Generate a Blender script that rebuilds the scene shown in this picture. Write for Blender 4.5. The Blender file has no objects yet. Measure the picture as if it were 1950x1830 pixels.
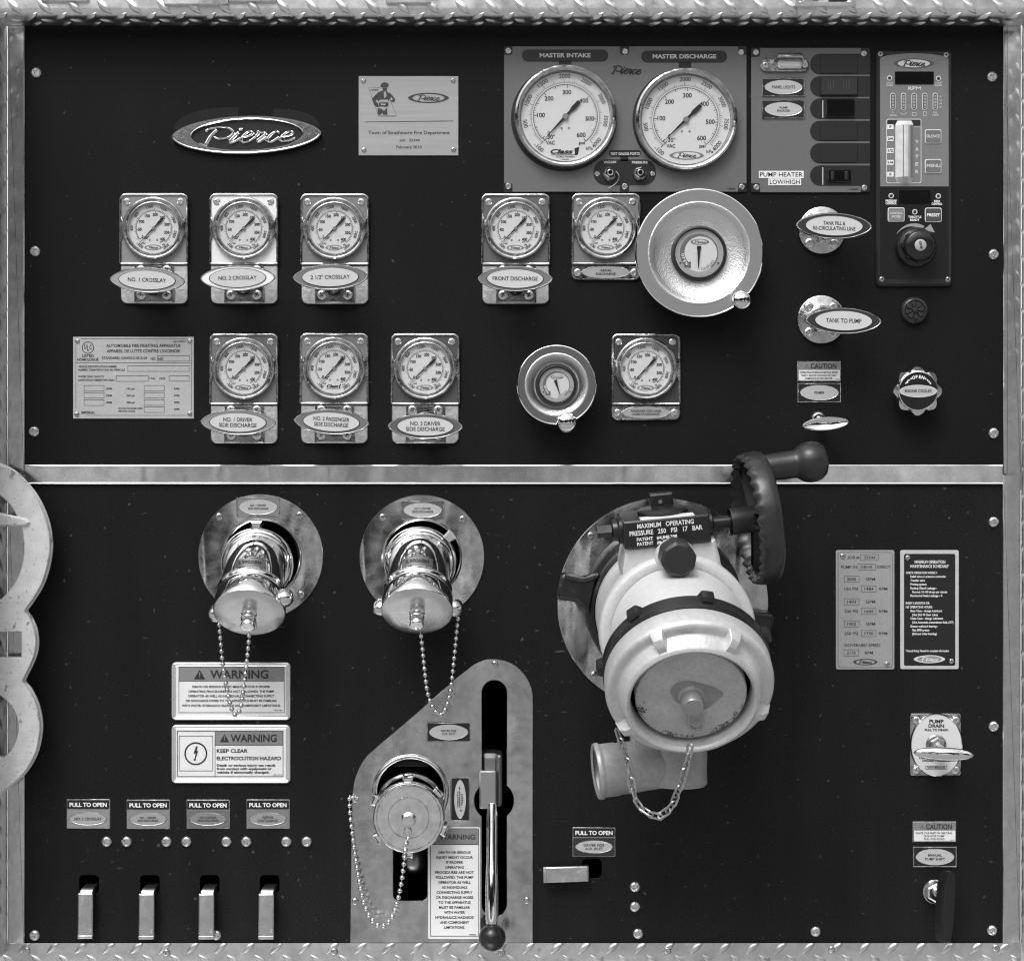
import bpy, math, random
from math import sin, cos, pi, radians as R
from mathutils import Matrix, Vector
from mathutils.geometry import tessellate_polygon
random.seed(11)
sc = bpy.context.scene
COL = sc.collection
# one photo pixel on the panel plane is S metres; the lens stands D pixels in front of the panel
S, D, PX, PY = 0.00056, 3700.0, 975.0, 915.0

# ------------------------------------------------------------------ camera, sky, sun, exposure
cam_d = bpy.data.cameras.new('camera'); cam = bpy.data.objects.new('camera', cam_d); COL.objects.link(cam)
cam.location = (0, -D * S, 0); cam.rotation_euler = (R(90), 0, 0)
cam_d.sensor_fit = 'HORIZONTAL'; cam_d.sensor_width = 36; cam_d.lens = 36 * D / 1950.0
cam_d.clip_start = 0.05; cam_d.clip_end = 900
sc.camera = cam
SUN_EL, SUN_AZ = R(54), R(203)         # azimuth clockwise from +Y
sun_dir = Vector((sin(SUN_AZ) * cos(SUN_EL), cos(SUN_AZ) * cos(SUN_EL), sin(SUN_EL)))
world = bpy.data.worlds.new('World'); sc.world = world; world.use_nodes = True
nt = world.node_tree; nt.nodes.clear()
sky = nt.nodes.new('ShaderNodeTexSky'); sky.sky_type = 'NISHITA'; sky.sun_disc = False
sky.sun_elevation = SUN_EL; sky.sun_rotation = SUN_AZ; sky.air_density = 1.0; sky.dust_density = 3.0; sky.ozone_density = 1.0
bw = nt.nodes.new('ShaderNodeRGBToBW')          # the photograph is black and white
bg = nt.nodes.new('ShaderNodeBackground'); bg.inputs[1].default_value = 0.15
wo = nt.nodes.new('ShaderNodeOutputWorld')
nt.links.new(sky.outputs[0], bw.inputs[0]); nt.links.new(bw.outputs[0], bg.inputs[0]); nt.links.new(bg.outputs[0], wo.inputs[0])
sl = bpy.data.lights.new('sun', 'SUN'); sl.energy = 0.8; sl.angle = R(26); sl.color = (1, 1, 1)
so = bpy.data.objects.new('sun', sl); COL.objects.link(so); so.rotation_euler = sun_dir.to_track_quat('Z', 'Y').to_euler(); so.location = sun_dir * 6
sc.view_settings.view_transform = 'Standard'; sc.view_settings.look = 'None'
sc.view_settings.exposure = 0.84; sc.view_settings.gamma = 1.0; sc.view_settings.use_curve_mapping = False
sc.cycles.use_denoising = True; sc.cycles.denoising_prefilter = 'ACCURATE'; sc.cycles.use_adaptive_sampling = False; sc.cycles.filter_width = 1.15; sc.cycles.sample_clamp_indirect = 4.0; sc.cycles.max_bounces = 8

# ------------------------------------------------------------------ materials
def g(s):
    s /= 255.0
    return s / 12.92 if s <= 0.04045 else ((s + 0.055) / 1.055) ** 2.4
MATS = {}
def mat(name, base, metal=0.0, rough=0.5, spec=0.5, coat=0.0, bump=None, var=None, rvar=None, spots=None, coords='Object', aniso=None):
    """bump=(scale,strength) list; var=(scale,low,high) multiplies the colour; rvar=(scale,lo,hi) roughness; spots=(scale,threshold,value)"""
    if name in MATS: return MATS[name]
    m = bpy.data.materials.new(name); m.use_nodes = True
    n, l = m.node_tree.nodes, m.node_tree.links
    b = n['Principled BSDF']
    b.inputs['Base Color'].default_value = (base, base, base, 1); b.inputs['Metallic'].default_value = metal
    b.inputs['Roughness'].default_value = rough; b.inputs['Specular IOR Level'].default_value = spec
    b.inputs['Coat Weight'].default_value = coat; b.inputs['Coat Roughness'].default_value = 0.08
    tc = n.new('ShaderNodeTexCoord'); src = tc.outputs[coords]
    def noise(scale, detail=3.0, stretch=None):
        t = n.new('ShaderNodeTexNoise'); t.inputs['Scale'].default_value = scale; t.inputs['Detail'].default_value = detail
        if stretch:
            mp = n.new('ShaderNodeMapping'); mp.inputs['Scale'].default_value = stretch
            l.new(src, mp.inputs[0]); l.new(mp.outputs[0], t.inputs['Vector'])
        else: l.new(src, t.inputs['Vector'])
        return t.outputs[0]
    def remap(sock, a, c, lo, hi):
        r = n.new('ShaderNodeMapRange'); r.inputs[1].default_value = a; r.inputs[2].default_value = c
        r.inputs[3].default_value = lo; r.inputs[4].default_value = hi; l.new(sock, r.inputs[0]); return r.outputs[0]
    col = None
    if var:
        for v in (var if isinstance(var, list) else [var]):
            x = remap(noise(v[0], 6.0, v[3] if len(v) > 3 else None), 0.3, 0.7, v[1], v[2])
            if col is None:
                mu = n.new('ShaderNodeMath'); mu.operation = 'MULTIPLY'; mu.inputs[1].default_value = base; l.new(x, mu.inputs[0])
            else:
                mu = n.new('ShaderNodeMath'); mu.operation = 'MULTIPLY'; l.new(col, mu.inputs[0]); l.new(x, mu.inputs[1])
            col = mu.outputs[0]
    if spots:
        for sp in (spots if isinstance(spots, list) else [spots]):
            x = remap(noise(sp[0], sp[3] if len(sp) > 3 else 2.0, sp[4] if len(sp) > 4 else None), sp[1], sp[1] + 0.05, 0, 1)
            mx = n.new('ShaderNodeMix'); mx.data_type = 'FLOAT'
            l.new(x, mx.inputs[0]); mx.inputs[3].default_value = sp[2]
            if col is None: mx.inputs[2].default_value = base
            else: l.new(col, mx.inputs[2])
            col = mx.outputs[0]
    if col is not None: l.new(col, b.inputs['Base Color'])
    if rvar: l.new(remap(noise(rvar[0], 5.0, rvar[3] if len(rvar) > 3 else None), 0.3, 0.7, rvar[1], rvar[2]), b.inputs['Roughness'])
    if bump:
        prev = None
        for bp in (bump if isinstance(bump, list) else [bump]):
            bu = n.new('ShaderNodeBump'); bu.inputs['Strength'].default_value = bp[1]; bu.inputs['Distance'].default_value = bp[2] if len(bp) > 2 else 0.001
            l.new(noise(bp[0], 3.0, bp[3] if len(bp) > 3 else None), bu.inputs['Height'])
            if prev is not None: l.new(prev, bu.inputs['Normal'])
            prev = bu.outputs[0]
        l.new(prev, b.inputs['Normal'])
    MATS[name] = m
    return m
BLACK2 = mat('dusty_vinyl_panel', 0.0072, rough=0.52, spec=0.16, var=[(2.0, .75, 1.3), (26, .8, 1.25, (1, 1, .12)), (800, .1, 2.0)], bump=(900, .35, .0005), rvar=(700, .3, .75),
            spots=[(160, .715, .06, 1.0), (60, .715, .05, 4.0, (1, 1, 2.4)), (120, .73, .07, 2.0, (.25, 1, 1.6))])
BLACK = mat('black_vinyl_panel', 0.0048, rough=0.5, spec=0.16, var=[(2.2, .7, 1.35), (18, .85, 1.2, (1, 1, .15)), (800, .1, 2.0)], bump=(900, .35, .0005), rvar=(700, .3, .75),
            spots=[(160, .735, .05, 1.0), (45, .74, .03, 4.0, (1, 1, 3))])
CHROME = mat('polished_chrome', 0.74, 1, 0.05, bump=[(18, .16, .004), (300, .05, .0004)], rvar=(70, .015, .08))
CHROMEW = mat('weathered_chrome', 0.52, 1, 0.13, bump=[(40, .35, .003), (420, .25, .0006)], rvar=(160, .06, .3), var=(140, .7, 1.12))
STAIN = mat('stainless_sheet', 0.56, 1, 0.14, bump=[(3.2, .8, .065, (1.6, 1, .5)), (9, .3, .006), (420, .12, .0004)], rvar=(55, .1, .24), var=[(120, .82, 1.1), (14, .86, 1.1)], spots=[(260, .72, .75)])
TREAD2 = mat('tread_plate_step', 0.56, 1, 0.34, bump=[(30, .2, .002), (500, .12, .0004)], rvar=(60, .28, .44), var=[(45, .86, 1.1), (220, .92, 1.05)], spots=[(60, .7, .3, 4.0)])
STRIP = mat('polished_trim_metal', 0.7, 1, 0.14, bump=[(6, .4, .014, (1, 1, .5))], rvar=(40, .09, .22), var=[(90, .92, 1.06), (300, .94, 1.05)], spots=[(330, .72, .85)])
TREAD = mat('tread_plate_aluminium', 0.78, 1, 0.36, bump=[(30, .2, .002), (500, .12, .0004)], rvar=(60, .3, .46), var=[(45, .88, 1.08), (220, .92, 1.05)])
CAST = mat('worn_cast_aluminium', 0.68, .4, 0.45, bump=[(60, .15, .001), (500, .3, .0005)], var=(60, .88, 1.1), spots=[(110, .635, .3, 8.0, (1, 1, .7)), (300, .62, .36, 4.0)])
VALVE = mat('silver_painted_casting', 0.62, .12, 0.38, bump=[(350, .45, .0008)], var=[(14, .97, 1.02), (200, .95, 1.04)], spots=[(90, .745, .25, 5.0)])
CAPM = mat('dull_cap_aluminium', 0.6, .35, 0.42, bump=[(300, .5, .0008), (40, .3, .001)], var=[(20, .9, 1.05), (180, .92, 1.05)], spots=[(70, .72, .4, 4.0)])
CAPIN = mat('stained_cap_plate', 0.34, .3, 0.5, bump=(400, .3, .0005), var=[(35, .72, 1.15), (240, .85, 1.15)])
SATIN = mat('satin_dish_metal', 0.72, 1, 0.3, bump=[(620, .6, .0008)], rvar=(60, .28, .42))
BLKMET = mat('black_painted_casting', 0.012, 0, 0.32, bump=[(120, .35, .001)], var=(40, .7, 1.4), spots=[(300, .72, .12)])
BLKRUB = mat('dark_moulded_rubber', 0.021, 0, 0.34, spec=.5, bump=[(300, .2, .0006)], var=(50, .85, 1.2))
BLKPL = mat('black_plastic', 0.010, 0, 0.38, bump=(500, .15, .0004))
BLKGL = mat('gloss_black', 0.006, 0, 0.12)
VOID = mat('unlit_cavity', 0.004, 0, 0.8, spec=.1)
PAPER = mat('white_label', g(228), 0, 0.35, var=(60, .96, 1.02))
DIAL = mat('dial_white', g(208), 0, 0.4)
INK = mat('black_print', 0.012, 0, 0.45)
INKG = mat('grey_print', g(70), 0, 0.45)
WHITE = mat('white_print', g(235), 0, 0.45)
PALEG = mat('pale_grey_print', g(190), 0, 0.45)
SILVER = mat('brushed_name_plate', g(172), .35, 0.36, bump=(400, .15, .0004, (1, 1, .05)), var=(300, .94, 1.06, (.05, 1, 1)))
def grey(v, rough=0.4, spec=.5): return mat('painted_grey_%d' % v, g(v), 0, rough, spec=spec, var=(400, .93, 1.07))
GLASS = bpy.data.materials.new('gauge_glass'); GLASS.use_nodes = True
_n, _l = GLASS.node_tree.nodes, GLASS.node_tree.links; _n.clear()
_o = _n.new('ShaderNodeOutputMaterial'); _m = _n.new('ShaderNodeMixShader'); _t = _n.new('ShaderNodeBsdfTransparent'); _gl = _n.new('ShaderNodeBsdfGlossy'); _f = _n.new('ShaderNodeLayerWeight')
_p = _n.new('ShaderNodeMath'); _p.operation = 'POWER'; _p.inputs[1].default_value = 5; _q = _n.new('ShaderNodeMath'); _q.operation = 'MULTIPLY_ADD'; _q.inputs[1].default_value = .9; _q.inputs[2].default_value = .045
_gl.inputs['Roughness'].default_value = 0.01; _l.new(_f.outputs['Facing'], _p.inputs[0]); _l.new(_p.outputs[0], _q.inputs[0])
_l.new(_q.outputs[0], _m.inputs[0]); _l.new(_t.outputs[0], _m.inputs[1]); _l.new(_gl.outputs[0], _m.inputs[2]); _l.new(_m.outputs[0], _o.inputs[0])

# ------------------------------------------------------------------ outlines (u right, v up, in photo pixels)
def circ(cu, cv, r, n=48, a0=0.0): return [(cu + r * cos(a0 + 2 * pi * i / n), cv + r * sin(a0 + 2 * pi * i / n)) for i in range(n)]
def ell(cu, cv, a, b, n=48): return [(cu + a * cos(2 * pi * i / n), cv + b * sin(2 * pi * i / n)) for i in range(n)]
def lens(cu, cv, a, b, p=1.35, n=56):
    o = []
    for i in range(n):
        t = 2 * pi * i / n; s = sin(t)
        o.append((cu + a * cos(t), cv + b * (abs(s) ** p) * (1 if s >= 0 else -1)))
    return o
def rrect(u0, v0, u1, v1, r, n=5):
    if not isinstance(r, (list, tuple)) and r <= 0: return [(u0, v0), (u1, v0), (u1, v1), (u0, v1)]
    rr = list(r) if isinstance(r, (list, tuple)) else [r] * 4     # bl, br, tr, tl
    o = []
    for (cu, cv, a, q) in ((u0 + rr[0], v0 + rr[0], 180, rr[0]), (u1 - rr[1], v0 + rr[1], 270, rr[1]), (u1 - rr[2], v1 - rr[2], 0, rr[2]), (u0 + rr[3], v1 - rr[3], 90, rr[3])):
        for i in range(n + 1):
            t = R(a + 90.0 * i / n); o.append((cu + q * cos(t), cv + q * sin(t)))
    return o
def area(o): return .5 * sum(o[i - 1][0] * o[i][1] - o[i][0] * o[i - 1][1] for i in range(len(o)))
def offset(o, d):
    """shift an outline inwards by d (counter-clockwise outlines)"""
    n = len(o); r = []
    for i in range(n):
        ax, ay = o[i - 1]; bx, by = o[i]; cx, cy = o[(i + 1) % n]
        e1 = Vector((bx - ax, by - ay)); e2 = Vector((cx - bx, cy - by))
        if e1.length < 1e-6: e1 = e2
        if e2.length < 1e-6: e2 = e1
        n1 = Vector((-e1.y, e1.x)).normalized(); n2 = Vector((-e2.y, e2.x)).normalized()
        m = n1 + n2
        if m.length < 1e-4: m = n1
        m.normalize(); c = max(.5, m.dot(n1)); r.append((bx + m.x * d / c, by + m.y * d / c))
    return r
def catmull(p, k=6, closed=False):
    o = []; n = len(p); dim = len(p[0])
    for i in range(n if closed else n - 1):
        a, b, c, d = (p[(i - 1) % n], p[i], p[(i + 1) % n], p[(i + 2) % n]) if closed else (p[max(i - 1, 0)], p[i], p[i + 1], p[min(i + 2, n - 1)])
        for j in range(k):
            t = j / k
            o.append(tuple(.5 * (2 * b[q] + (c[q] - a[q]) * t + (2 * a[q] - 5 * b[q] + 4 * c[q] - d[q]) * t * t + (3 * b[q] - a[q] - 3 * c[q] + d[q]) * t ** 3) for q in range(dim)))
    if not closed: o.append(tuple(p[-1]))
    return o

# ------------------------------------------------------------------ flat lettering
TXT = {}
def glyphs(s, bold=0.0, shear=0.0):
    k = (s, bold, shear)
    if k not in TXT:
        cu = bpy.data.curves.new('lettering_curve', 'FONT'); cu.body = s; cu.offset = bold; cu.shear = shear; cu.resolution_u = 3
        ob = bpy.data.objects.new('lettering_curve', cu)
        me = ob.to_mesh()
        vs = [(v.co.x, v.co.y) for v in me.vertices]; fs = [tuple(p.vertices) for p in me.polygons]
        ob.to_mesh_clear(); bpy.data.objects.remove(ob); bpy.data.curves.remove(cu)
        TXT[k] = (vs, fs)
    return TXT[k]
def capheight(bold):
    v = glyphs('H', bold)[0]; return min(y for x, y in v), max(y for x, y in v)

# the maker's script lettering as pen strokes in a box about 80 wide and 31 high
def script_strokes():
    P = [(2.9, [(622, 398), (590, 425), (545, 470), (512, 520), (488, 562)]), (1.7, [(418, 548), (455, 560), (508, 578)]),
         (2.3, [(493, 418), (520, 396), (590, 378), (680, 368), (760, 380), (803, 418), (782, 458), (725, 488), (650, 499), (585, 478)]),
         (2.5, [(862, 424), (812, 470), (768, 512), (770, 540), (820, 526), (880, 488)]), (3.4, [(872, 398), (908, 392)]),
         (2.2, [(880, 488), (955, 472), (1012, 444), (1008, 418), (962, 424), (908, 468), (886, 508), (912, 538), (980, 522), (1045, 478)]),
         (2.3, [(1045, 478), (1082, 434), (1078, 412), (1102, 430), (1165, 434), (1122, 474), (1074, 510), (1078, 534), (1128, 508), (1170, 478)]),
         (2.3, [(1318, 436), (1292, 419), (1236, 440), (1184, 488), (1178, 524), (1218, 532), (1268, 508), (1312, 478)]),
         (2.2, [(1312, 480), (1398, 470), (1462, 442), (1458, 418), (1404, 424), (1342, 468), (1316, 504), (1344, 527), (1420, 516), (1490, 486)])]
    return [(wd, [((x - 950) / 13.5, (572 - .05 * (x - 450) - y) / 13.5) for x, y in catmull(s, 5)]) for wd, s in P]

# ------------------------------------------------------------------ mesh builder, local frame (u right, v up, w out of the panel)
class MB:
    def __init__(s, M=None): s.V = []; s.F = []; s.M = M or Matrix.Identity(4)
    def add(s, vs, fs, M=None):
        m = s.M if M is None else s.M @ M
        b = len(s.V); s.V += [tuple(m @ Vector(v)) for v in vs]; s.F += [tuple(i + b for i in f) for f in fs]; return s
    def loft(s, rings, cap0=False, cap1=True, M=None):
        n = len(rings[0][0]); vs = []; fs = []
        for o, w in rings: vs += [(p[0], p[1], w) for p in o]
        for k in range(len(rings) - 1):
            for i in range(n):
                j = (i + 1) % n; fs.append((k * n + i, k * n + j, (k + 1) * n + j, (k + 1) * n + i))
        if cap1: fs.append(tuple((len(rings) - 1) * n + i for i in range(n)))
        if cap0: fs.append(tuple(reversed(range(n))))
        return s.add(vs, fs, M)
    def prism(s, o, w0, w1, ch=0.0, M=None):
        if area(o) < 0: o = o[::-1]
        r = [(o, w0)]
        if ch > 0: r += [(o, w1 - ch), (offset(o, ch), w1)]
        else: r += [(o, w1)]
        return s.loft(r, M=M)
    def box(s, u0, v0, u1, v1, w0, w1, ch=0.0, r=0.0, M=None):
        u0, u1, v0, v1 = min(u0, u1), max(u0, u1), min(v0, v1), max(v0, v1)
        if not ch or not r: return s.prism(rrect(u0, v0, u1, v1, r), w0, w1, ch, M)
        o = rrect(u0, v0, u1, v1, r, 3); return s.loft([(o, w0), (o, w1 - ch), (rrect(u0 + ch, v0 + ch, u1 - ch, v1 - ch, max(r - ch, .05), 3), w1)], M=M)
    def plate(s, o, holes, w0, w1, ch=0.6, M=None):
        """sheet with holes, small chamfer on the outer and inner edges, walls down to w0"""
        if area(o) < 0: o = o[::-1]
        hs = [h[::-1] if area(h) < 0 else h for h in holes]
        top = [offset(o, ch)] + [offset(h, -ch) for h in hs]
        vs = []; idx = []
        for t in top:
            idx.append(len(vs)); vs += [(p[0], p[1], w1) for p in t]
        tri = tessellate_polygon([[Vector((p[0], p[1], 0)) for p in t] for t in top])
        fs = []
        for a, b, c in tri:
            A, B, C = vs[a], vs[b], vs[c]
            fs.append((a, b, c) if (B[0] - A[0]) * (C[1] - A[1]) - (C[0] - A[0]) * (B[1] - A[1]) > 0 else (a, c, b))
        s.add(vs, fs, M)
        s.loft([(o, w0), (o, w1 - ch), (top[0], w1)], cap1=False, M=M)
        for h, t in zip(hs, top[1:]): s.loft([(h[::-1], w0), (h[::-1], w1 - ch), (t[::-1], w1)], cap1=False, M=M)
        return s
    def lathe(s, prof, n=48, M=None, c=(0, 0)):
        vs = []; fs = []; rows = []
        for r, w in prof:
            if r < 1e-6: rows.append([len(vs)]); vs.append((c[0], c[1], w))
            else: rows.append(list(range(len(vs), len(vs) + n))); vs += [(c[0] + r * cos(2 * pi * i / n), c[1] + r * sin(2 * pi * i / n), w) for i in range(n)]
        for a, b in zip(rows, rows[1:]):
            for i in range(n):
                j = (i + 1) % n
                if len(a) == 1 and len(b) == 1: continue
                if len(a) == 1: fs.append((a[0], b[j], b[i]))
                elif len(b) == 1: fs.append((a[i], a[j], b[0]))
                else: fs.append((a[i], a[j], b[j], b[i]))
        return s.add(vs, fs, M)
    def flat(s, o, w, M=None):
        if area(o) < 0: o = o[::-1]
        return s.add([(p[0], p[1], w) for p in o], [tuple(range(len(o)))], M)
    def band(s, o, i, w, M=None):
        n = len(o); return s.add([(p[0], p[1], w) for p in o] + [(p[0], p[1], w) for p in i], [(a, (a + 1) % n, n + (a + 1) % n, n + a) for a in range(n)], M)
    def line(s, pts, wid, w, closed=False, M=None):
        n = len(pts); vs = []; fs = []
        for i in range(n):
            a = Vector(pts[i - 1] if (i > 0 or closed) else pts[i]); b = Vector(pts[(i + 1) % n] if (i < n - 1 or closed) else pts[i])
            d = b - a
            if d.length < 1e-6: d = Vector((1, 0))
            d.normalize(); q = Vector((-d.y, d.x)) * wid / 2
            p = Vector(pts[i]); vs += [(p.x + q.x, p.y + q.y, w), (p.x - q.x, p.y - q.y, w)]
        for i in range(n if closed else n - 1):
            j = (i + 1) % n; fs.append((2 * i, 2 * i + 1, 2 * j + 1, 2 * j))
        return s.add(vs, fs, M)
    def frame(s, u0, v0, u1, v1, wid, w, r=0):
        if r: return s.band(rrect(u0, v0, u1, v1, r), rrect(u0 + wid, v0 + wid, u1 - wid, v1 - wid, max(r - wid, .2)), w)
        return s.band([(u0, v0), (u1, v0), (u1, v1), (u0, v1)], [(u0 + wid, v0 + wid), (u1 - wid, v0 + wid), (u1 - wid, v1 - wid), (u0 + wid, v1 - wid)], w)
    def tube(s, path, r, n=10, closed=False, caps=True):
        pts = [Vector(p) for p in path]; m = len(pts); vs = []; fs = []; prev = None
        rad = r if isinstance(r, (list, tuple)) else [r] * m
        for i in range(m):
            a = pts[i - 1] if (i > 0 or closed) else pts[i]; b = pts[(i + 1) % m] if (i < m - 1 or closed) else pts[i]
            t = (b - a).normalized()
            if prev is None: x = t.orthogonal().normalized()
            else:
                x = prev - t * prev.dot(t)
                x = x.normalized() if x.length > 1e-6 else t.orthogonal().normalized()
            prev = x; y = t.cross(x)
            vs += [tuple(pts[i] + (x * cos(2 * pi * k / n) + y * sin(2 * pi * k / n)) * rad[i]) for k in range(n)]
        for i in range(m if closed else m - 1):
            j = (i + 1) % m
            for k in range(n):
                q = (k + 1) % n; fs.append((i * n + k, i * n + q, j * n + q, j * n + k))
        if caps and not closed: fs.append(tuple(reversed(range(n)))); fs.append(tuple((m - 1) * n + k for k in range(n)))
        return s.add(vs, fs)
    def sphere(s, c, r, seg=10, rings=6, M=None):
        return s.lathe([(r * sin(pi * i / rings) if 0 < i < rings else 0, -r * cos(pi * i / rings)) for i in range(rings + 1)], seg, (M or Matrix.Identity(4)) @ Matrix.Translation(c))
    def text(s, st, u, v, h, w, wid=None, bold=0.0, shear=0.0, rot=0.0, align='c', fn=None):
        """st centred at (u,v); h = height of its capitals, wid = total width if it is to be fitted, w = level"""
        bold += .018 if h < 5 else .013 if h < 7.6 else .007      # small print reads heavy
        vs, fs = glyphs(st, round(bold, 4), shear)
        if not vs: return s
        b0, b1 = capheight(round(bold, 4)); x0 = min(p[0] for p in vs); x1 = max(p[0] for p in vs)
        sy = h / (b1 - b0); sx = wid / (x1 - x0) if wid else sy * .96
        off = {'c': (x0 + x1) / 2, 'l': x0, 'r': x1}[align]; cr, sr = cos(R(rot)), sin(R(rot)); o = []
        for x, y in vs:
            a = (x - off) * sx; b = (y - (b0 + b1) / 2) * sy
            o.append((u + a * cr - b * sr, v + a * sr + b * cr, w))
        if fn: o = [fn(*p) for p in o]
        return s.add(o, fs)
    def arc_text(s, st, cu, cv, r, a_mid, h, w, bold=0.0, pitch=None, inward=False):
        """letters round a circle; a_mid the middle angle in degrees"""
        p = pitch or h * .95
        for i, ch in enumerate(st):
            if ch == ' ': continue
            d = (i - (len(st) - 1) / 2) * p / r
            a = R(a_mid) + (d if inward else -d)
            s.text(ch, cu + r * cos(a), cv + r * sin(a), h, w, bold=bold, rot=math.degrees(a) + (90 if inward else -90))
        return s
    def script(s, u, v, wid, w, pen=2.6, rise=0.0, rot=0.0, hsc=1.0):
        k = wid / 80.0; cr, sr = cos(R(rot)), sin(R(rot)); f = pen / 3.0
        def T(x, y, z): a = x * k; b = (y - 6.2) * k * hsc; return (u + a * cr - b * sr, v + a * sr + b * cr, z)
        for wd0, q in script_strokes():
            n = len(q); vs = []; fs = []
            for i in range(n):
                a = q[max(i - 1, 0)]; b = q[min(i + 1, n - 1)]; d = Vector((b[0] - a[0], b[1] - a[1]))
                d = d.normalized() if d.length > 1e-6 else Vector((1, 0))
                wd = wd0 * f * (.62 + .5 * abs(d.y))
                if n > 12 and i in (0, n - 1): wd *= .6
                c = Vector((-d.y, d.x)) * wd / 2
                if rise: vs += [T(q[i][0] + c.x, q[i][1] + c.y, w), T(q[i][0] + c.x * .55, q[i][1] + c.y * .55, w + rise * .8), T(q[i][0], q[i][1], w + rise), T(q[i][0] - c.x * .55, q[i][1] - c.y * .55, w + rise * .8), T(q[i][0] - c.x, q[i][1] - c.y, w)]
                else: vs += [T(q[i][0] + c.x, q[i][1] + c.y, w), T(q[i][0] - c.x, q[i][1] - c.y, w)]
            z = 5 if rise else 2
            for i in range(n - 1):
                for j in range(z - 1): fs.append((z * i + j, z * i + j + 1, z * (i + 1) + j + 1, z * (i + 1) + j))
            s.add(vs, fs)
        return s
    def mesh(s, name, m, smooth=38):
        me = bpy.data.meshes.new(name); me.from_pydata([(a * S, -c * S, b * S) for a, b, c in s.V], [], s.F); me.validate(); me.materials.append(m)
        if smooth:
            me.polygons.foreach_set('use_smooth', [True] * len(me.polygons)); me.set_sharp_from_angle(angle=R(smooth))
        me.update(); return me

def setp(o, label=None, cat=None, group=None, kind=None):
    if label: o['label'] = label
    if cat: o['category'] = cat
    if group: o['group'] = group
    if kind: o['kind'] = kind
    return o
def loc(px, py, h=0.0):
    k = (D - h) / D; return Vector(((px - PX) * k * S, -h * S, (PY - py) * k * S))
def link(name, me, parent=None):
    o = bpy.data.objects.new(name, me); COL.objects.link(o)
    if parent is not None: o.parent = parent
    return o
CACHE = {}
class T:
    """a top-level thing: an Empty where it touches the panel; its parts are meshes below it"""
    def __init__(s, name, label, cat, px, py, h=0.0, group=None, rot=0.0):
        s.o = bpy.data.objects.new(name, None); COL.objects.link(s.o); s.o.empty_display_size = .01
        s.o.location = loc(px, py, h); s.o.rotation_euler = (0, -R(rot), 0); setp(s.o, label, cat, group); s.px, s.py = px, py
    def L(s, px, py): return (px - s.px, s.py - py)
    def add(s, name, mb, m, parent=None, smooth=38, key=None, label=None):
        if key and key in CACHE: me = CACHE[key]
        else:
            me = (mb() if callable(mb) else mb).mesh(name, m, smooth)
            if key: CACHE[key] = me
        o = link(name, me, parent or s.o)
        if label: o['label'] = label
        return o
    def rect(s, x0, y0, x1, y1): a = s.L(x0, y1); b = s.L(x1, y0); return a[0], a[1], b[0], b[1]
    def screw(s, px, py, r, w=0.0, kind='screw', parent=None, uv=None, rot=None):
        me = fastener(kind); u, v = uv or s.L(px, py)
        o = link('rivet' if kind == 'rivet' else 'screw', me, parent or s.o); o.location = (u * S, -w * S, v * S); o.scale = (r / 10.0,) * 3
        o.rotation_euler = (0, R(random.uniform(0, 90)) if rot is None else R(rot), 0); return o
def fastener(kind):
    if kind in CACHE: return CACHE[kind]
    mb = MB()
    if kind == 'rivet':
        mb.lathe([(10, 0), (10, 1.2), (8.6, 3.6), (6.2, 4.8), (4.2, 4.6), (3.4, 3.4), (3.2, 0.6), (0, .6)], 20); me = mb.mesh('rivet', CHROMEW)
    else:
        hh = 5.2 if kind == 'screw' else 3.2; n = 24; f = hh - .3
        mb.lathe([(10, 0), (10, hh * .25), (9.2, hh * .55), (7.6, hh * .85), (6.4, hh)], n)
        a, c = 1.5, 5.6
        cr = [(a, -c), (a, -a), (c, -a), (c, a), (a, a), (a, c), (-a, c), (-a, a), (-c, a), (-c, -a), (-a, -a), (-a, -c)]
        o = circ(0, 0, 6.4, n); tri = tessellate_polygon([[Vector((p[0], p[1], 0)) for p in o], [Vector((p[0], p[1], 0)) for p in cr]])
        al = o + cr; vs = [(p[0], p[1], hh) for p in al]; fs = []
        for t in tri:
            A, B, C = (al[i] for i in t)
            fs.append(t if (B[0] - A[0]) * (C[1] - A[1]) - (C[0] - A[0]) * (B[1] - A[1]) > 0 else (t[0], t[2], t[1]))
        mb.add(vs, fs)
        i2 = [(p[0] * .8, p[1] * .8) for p in cr]
        mb.loft([(cr, hh), (i2, hh - f)], cap1=True)
        me = mb.mesh('screw', SCREWM, 30)
    CACHE[kind] = me; return me
SCREWM = mat('screw_steel', 0.7, 1, 0.28, rvar=(300, .2, .4), bump=(900, .2, .0003))
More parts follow.
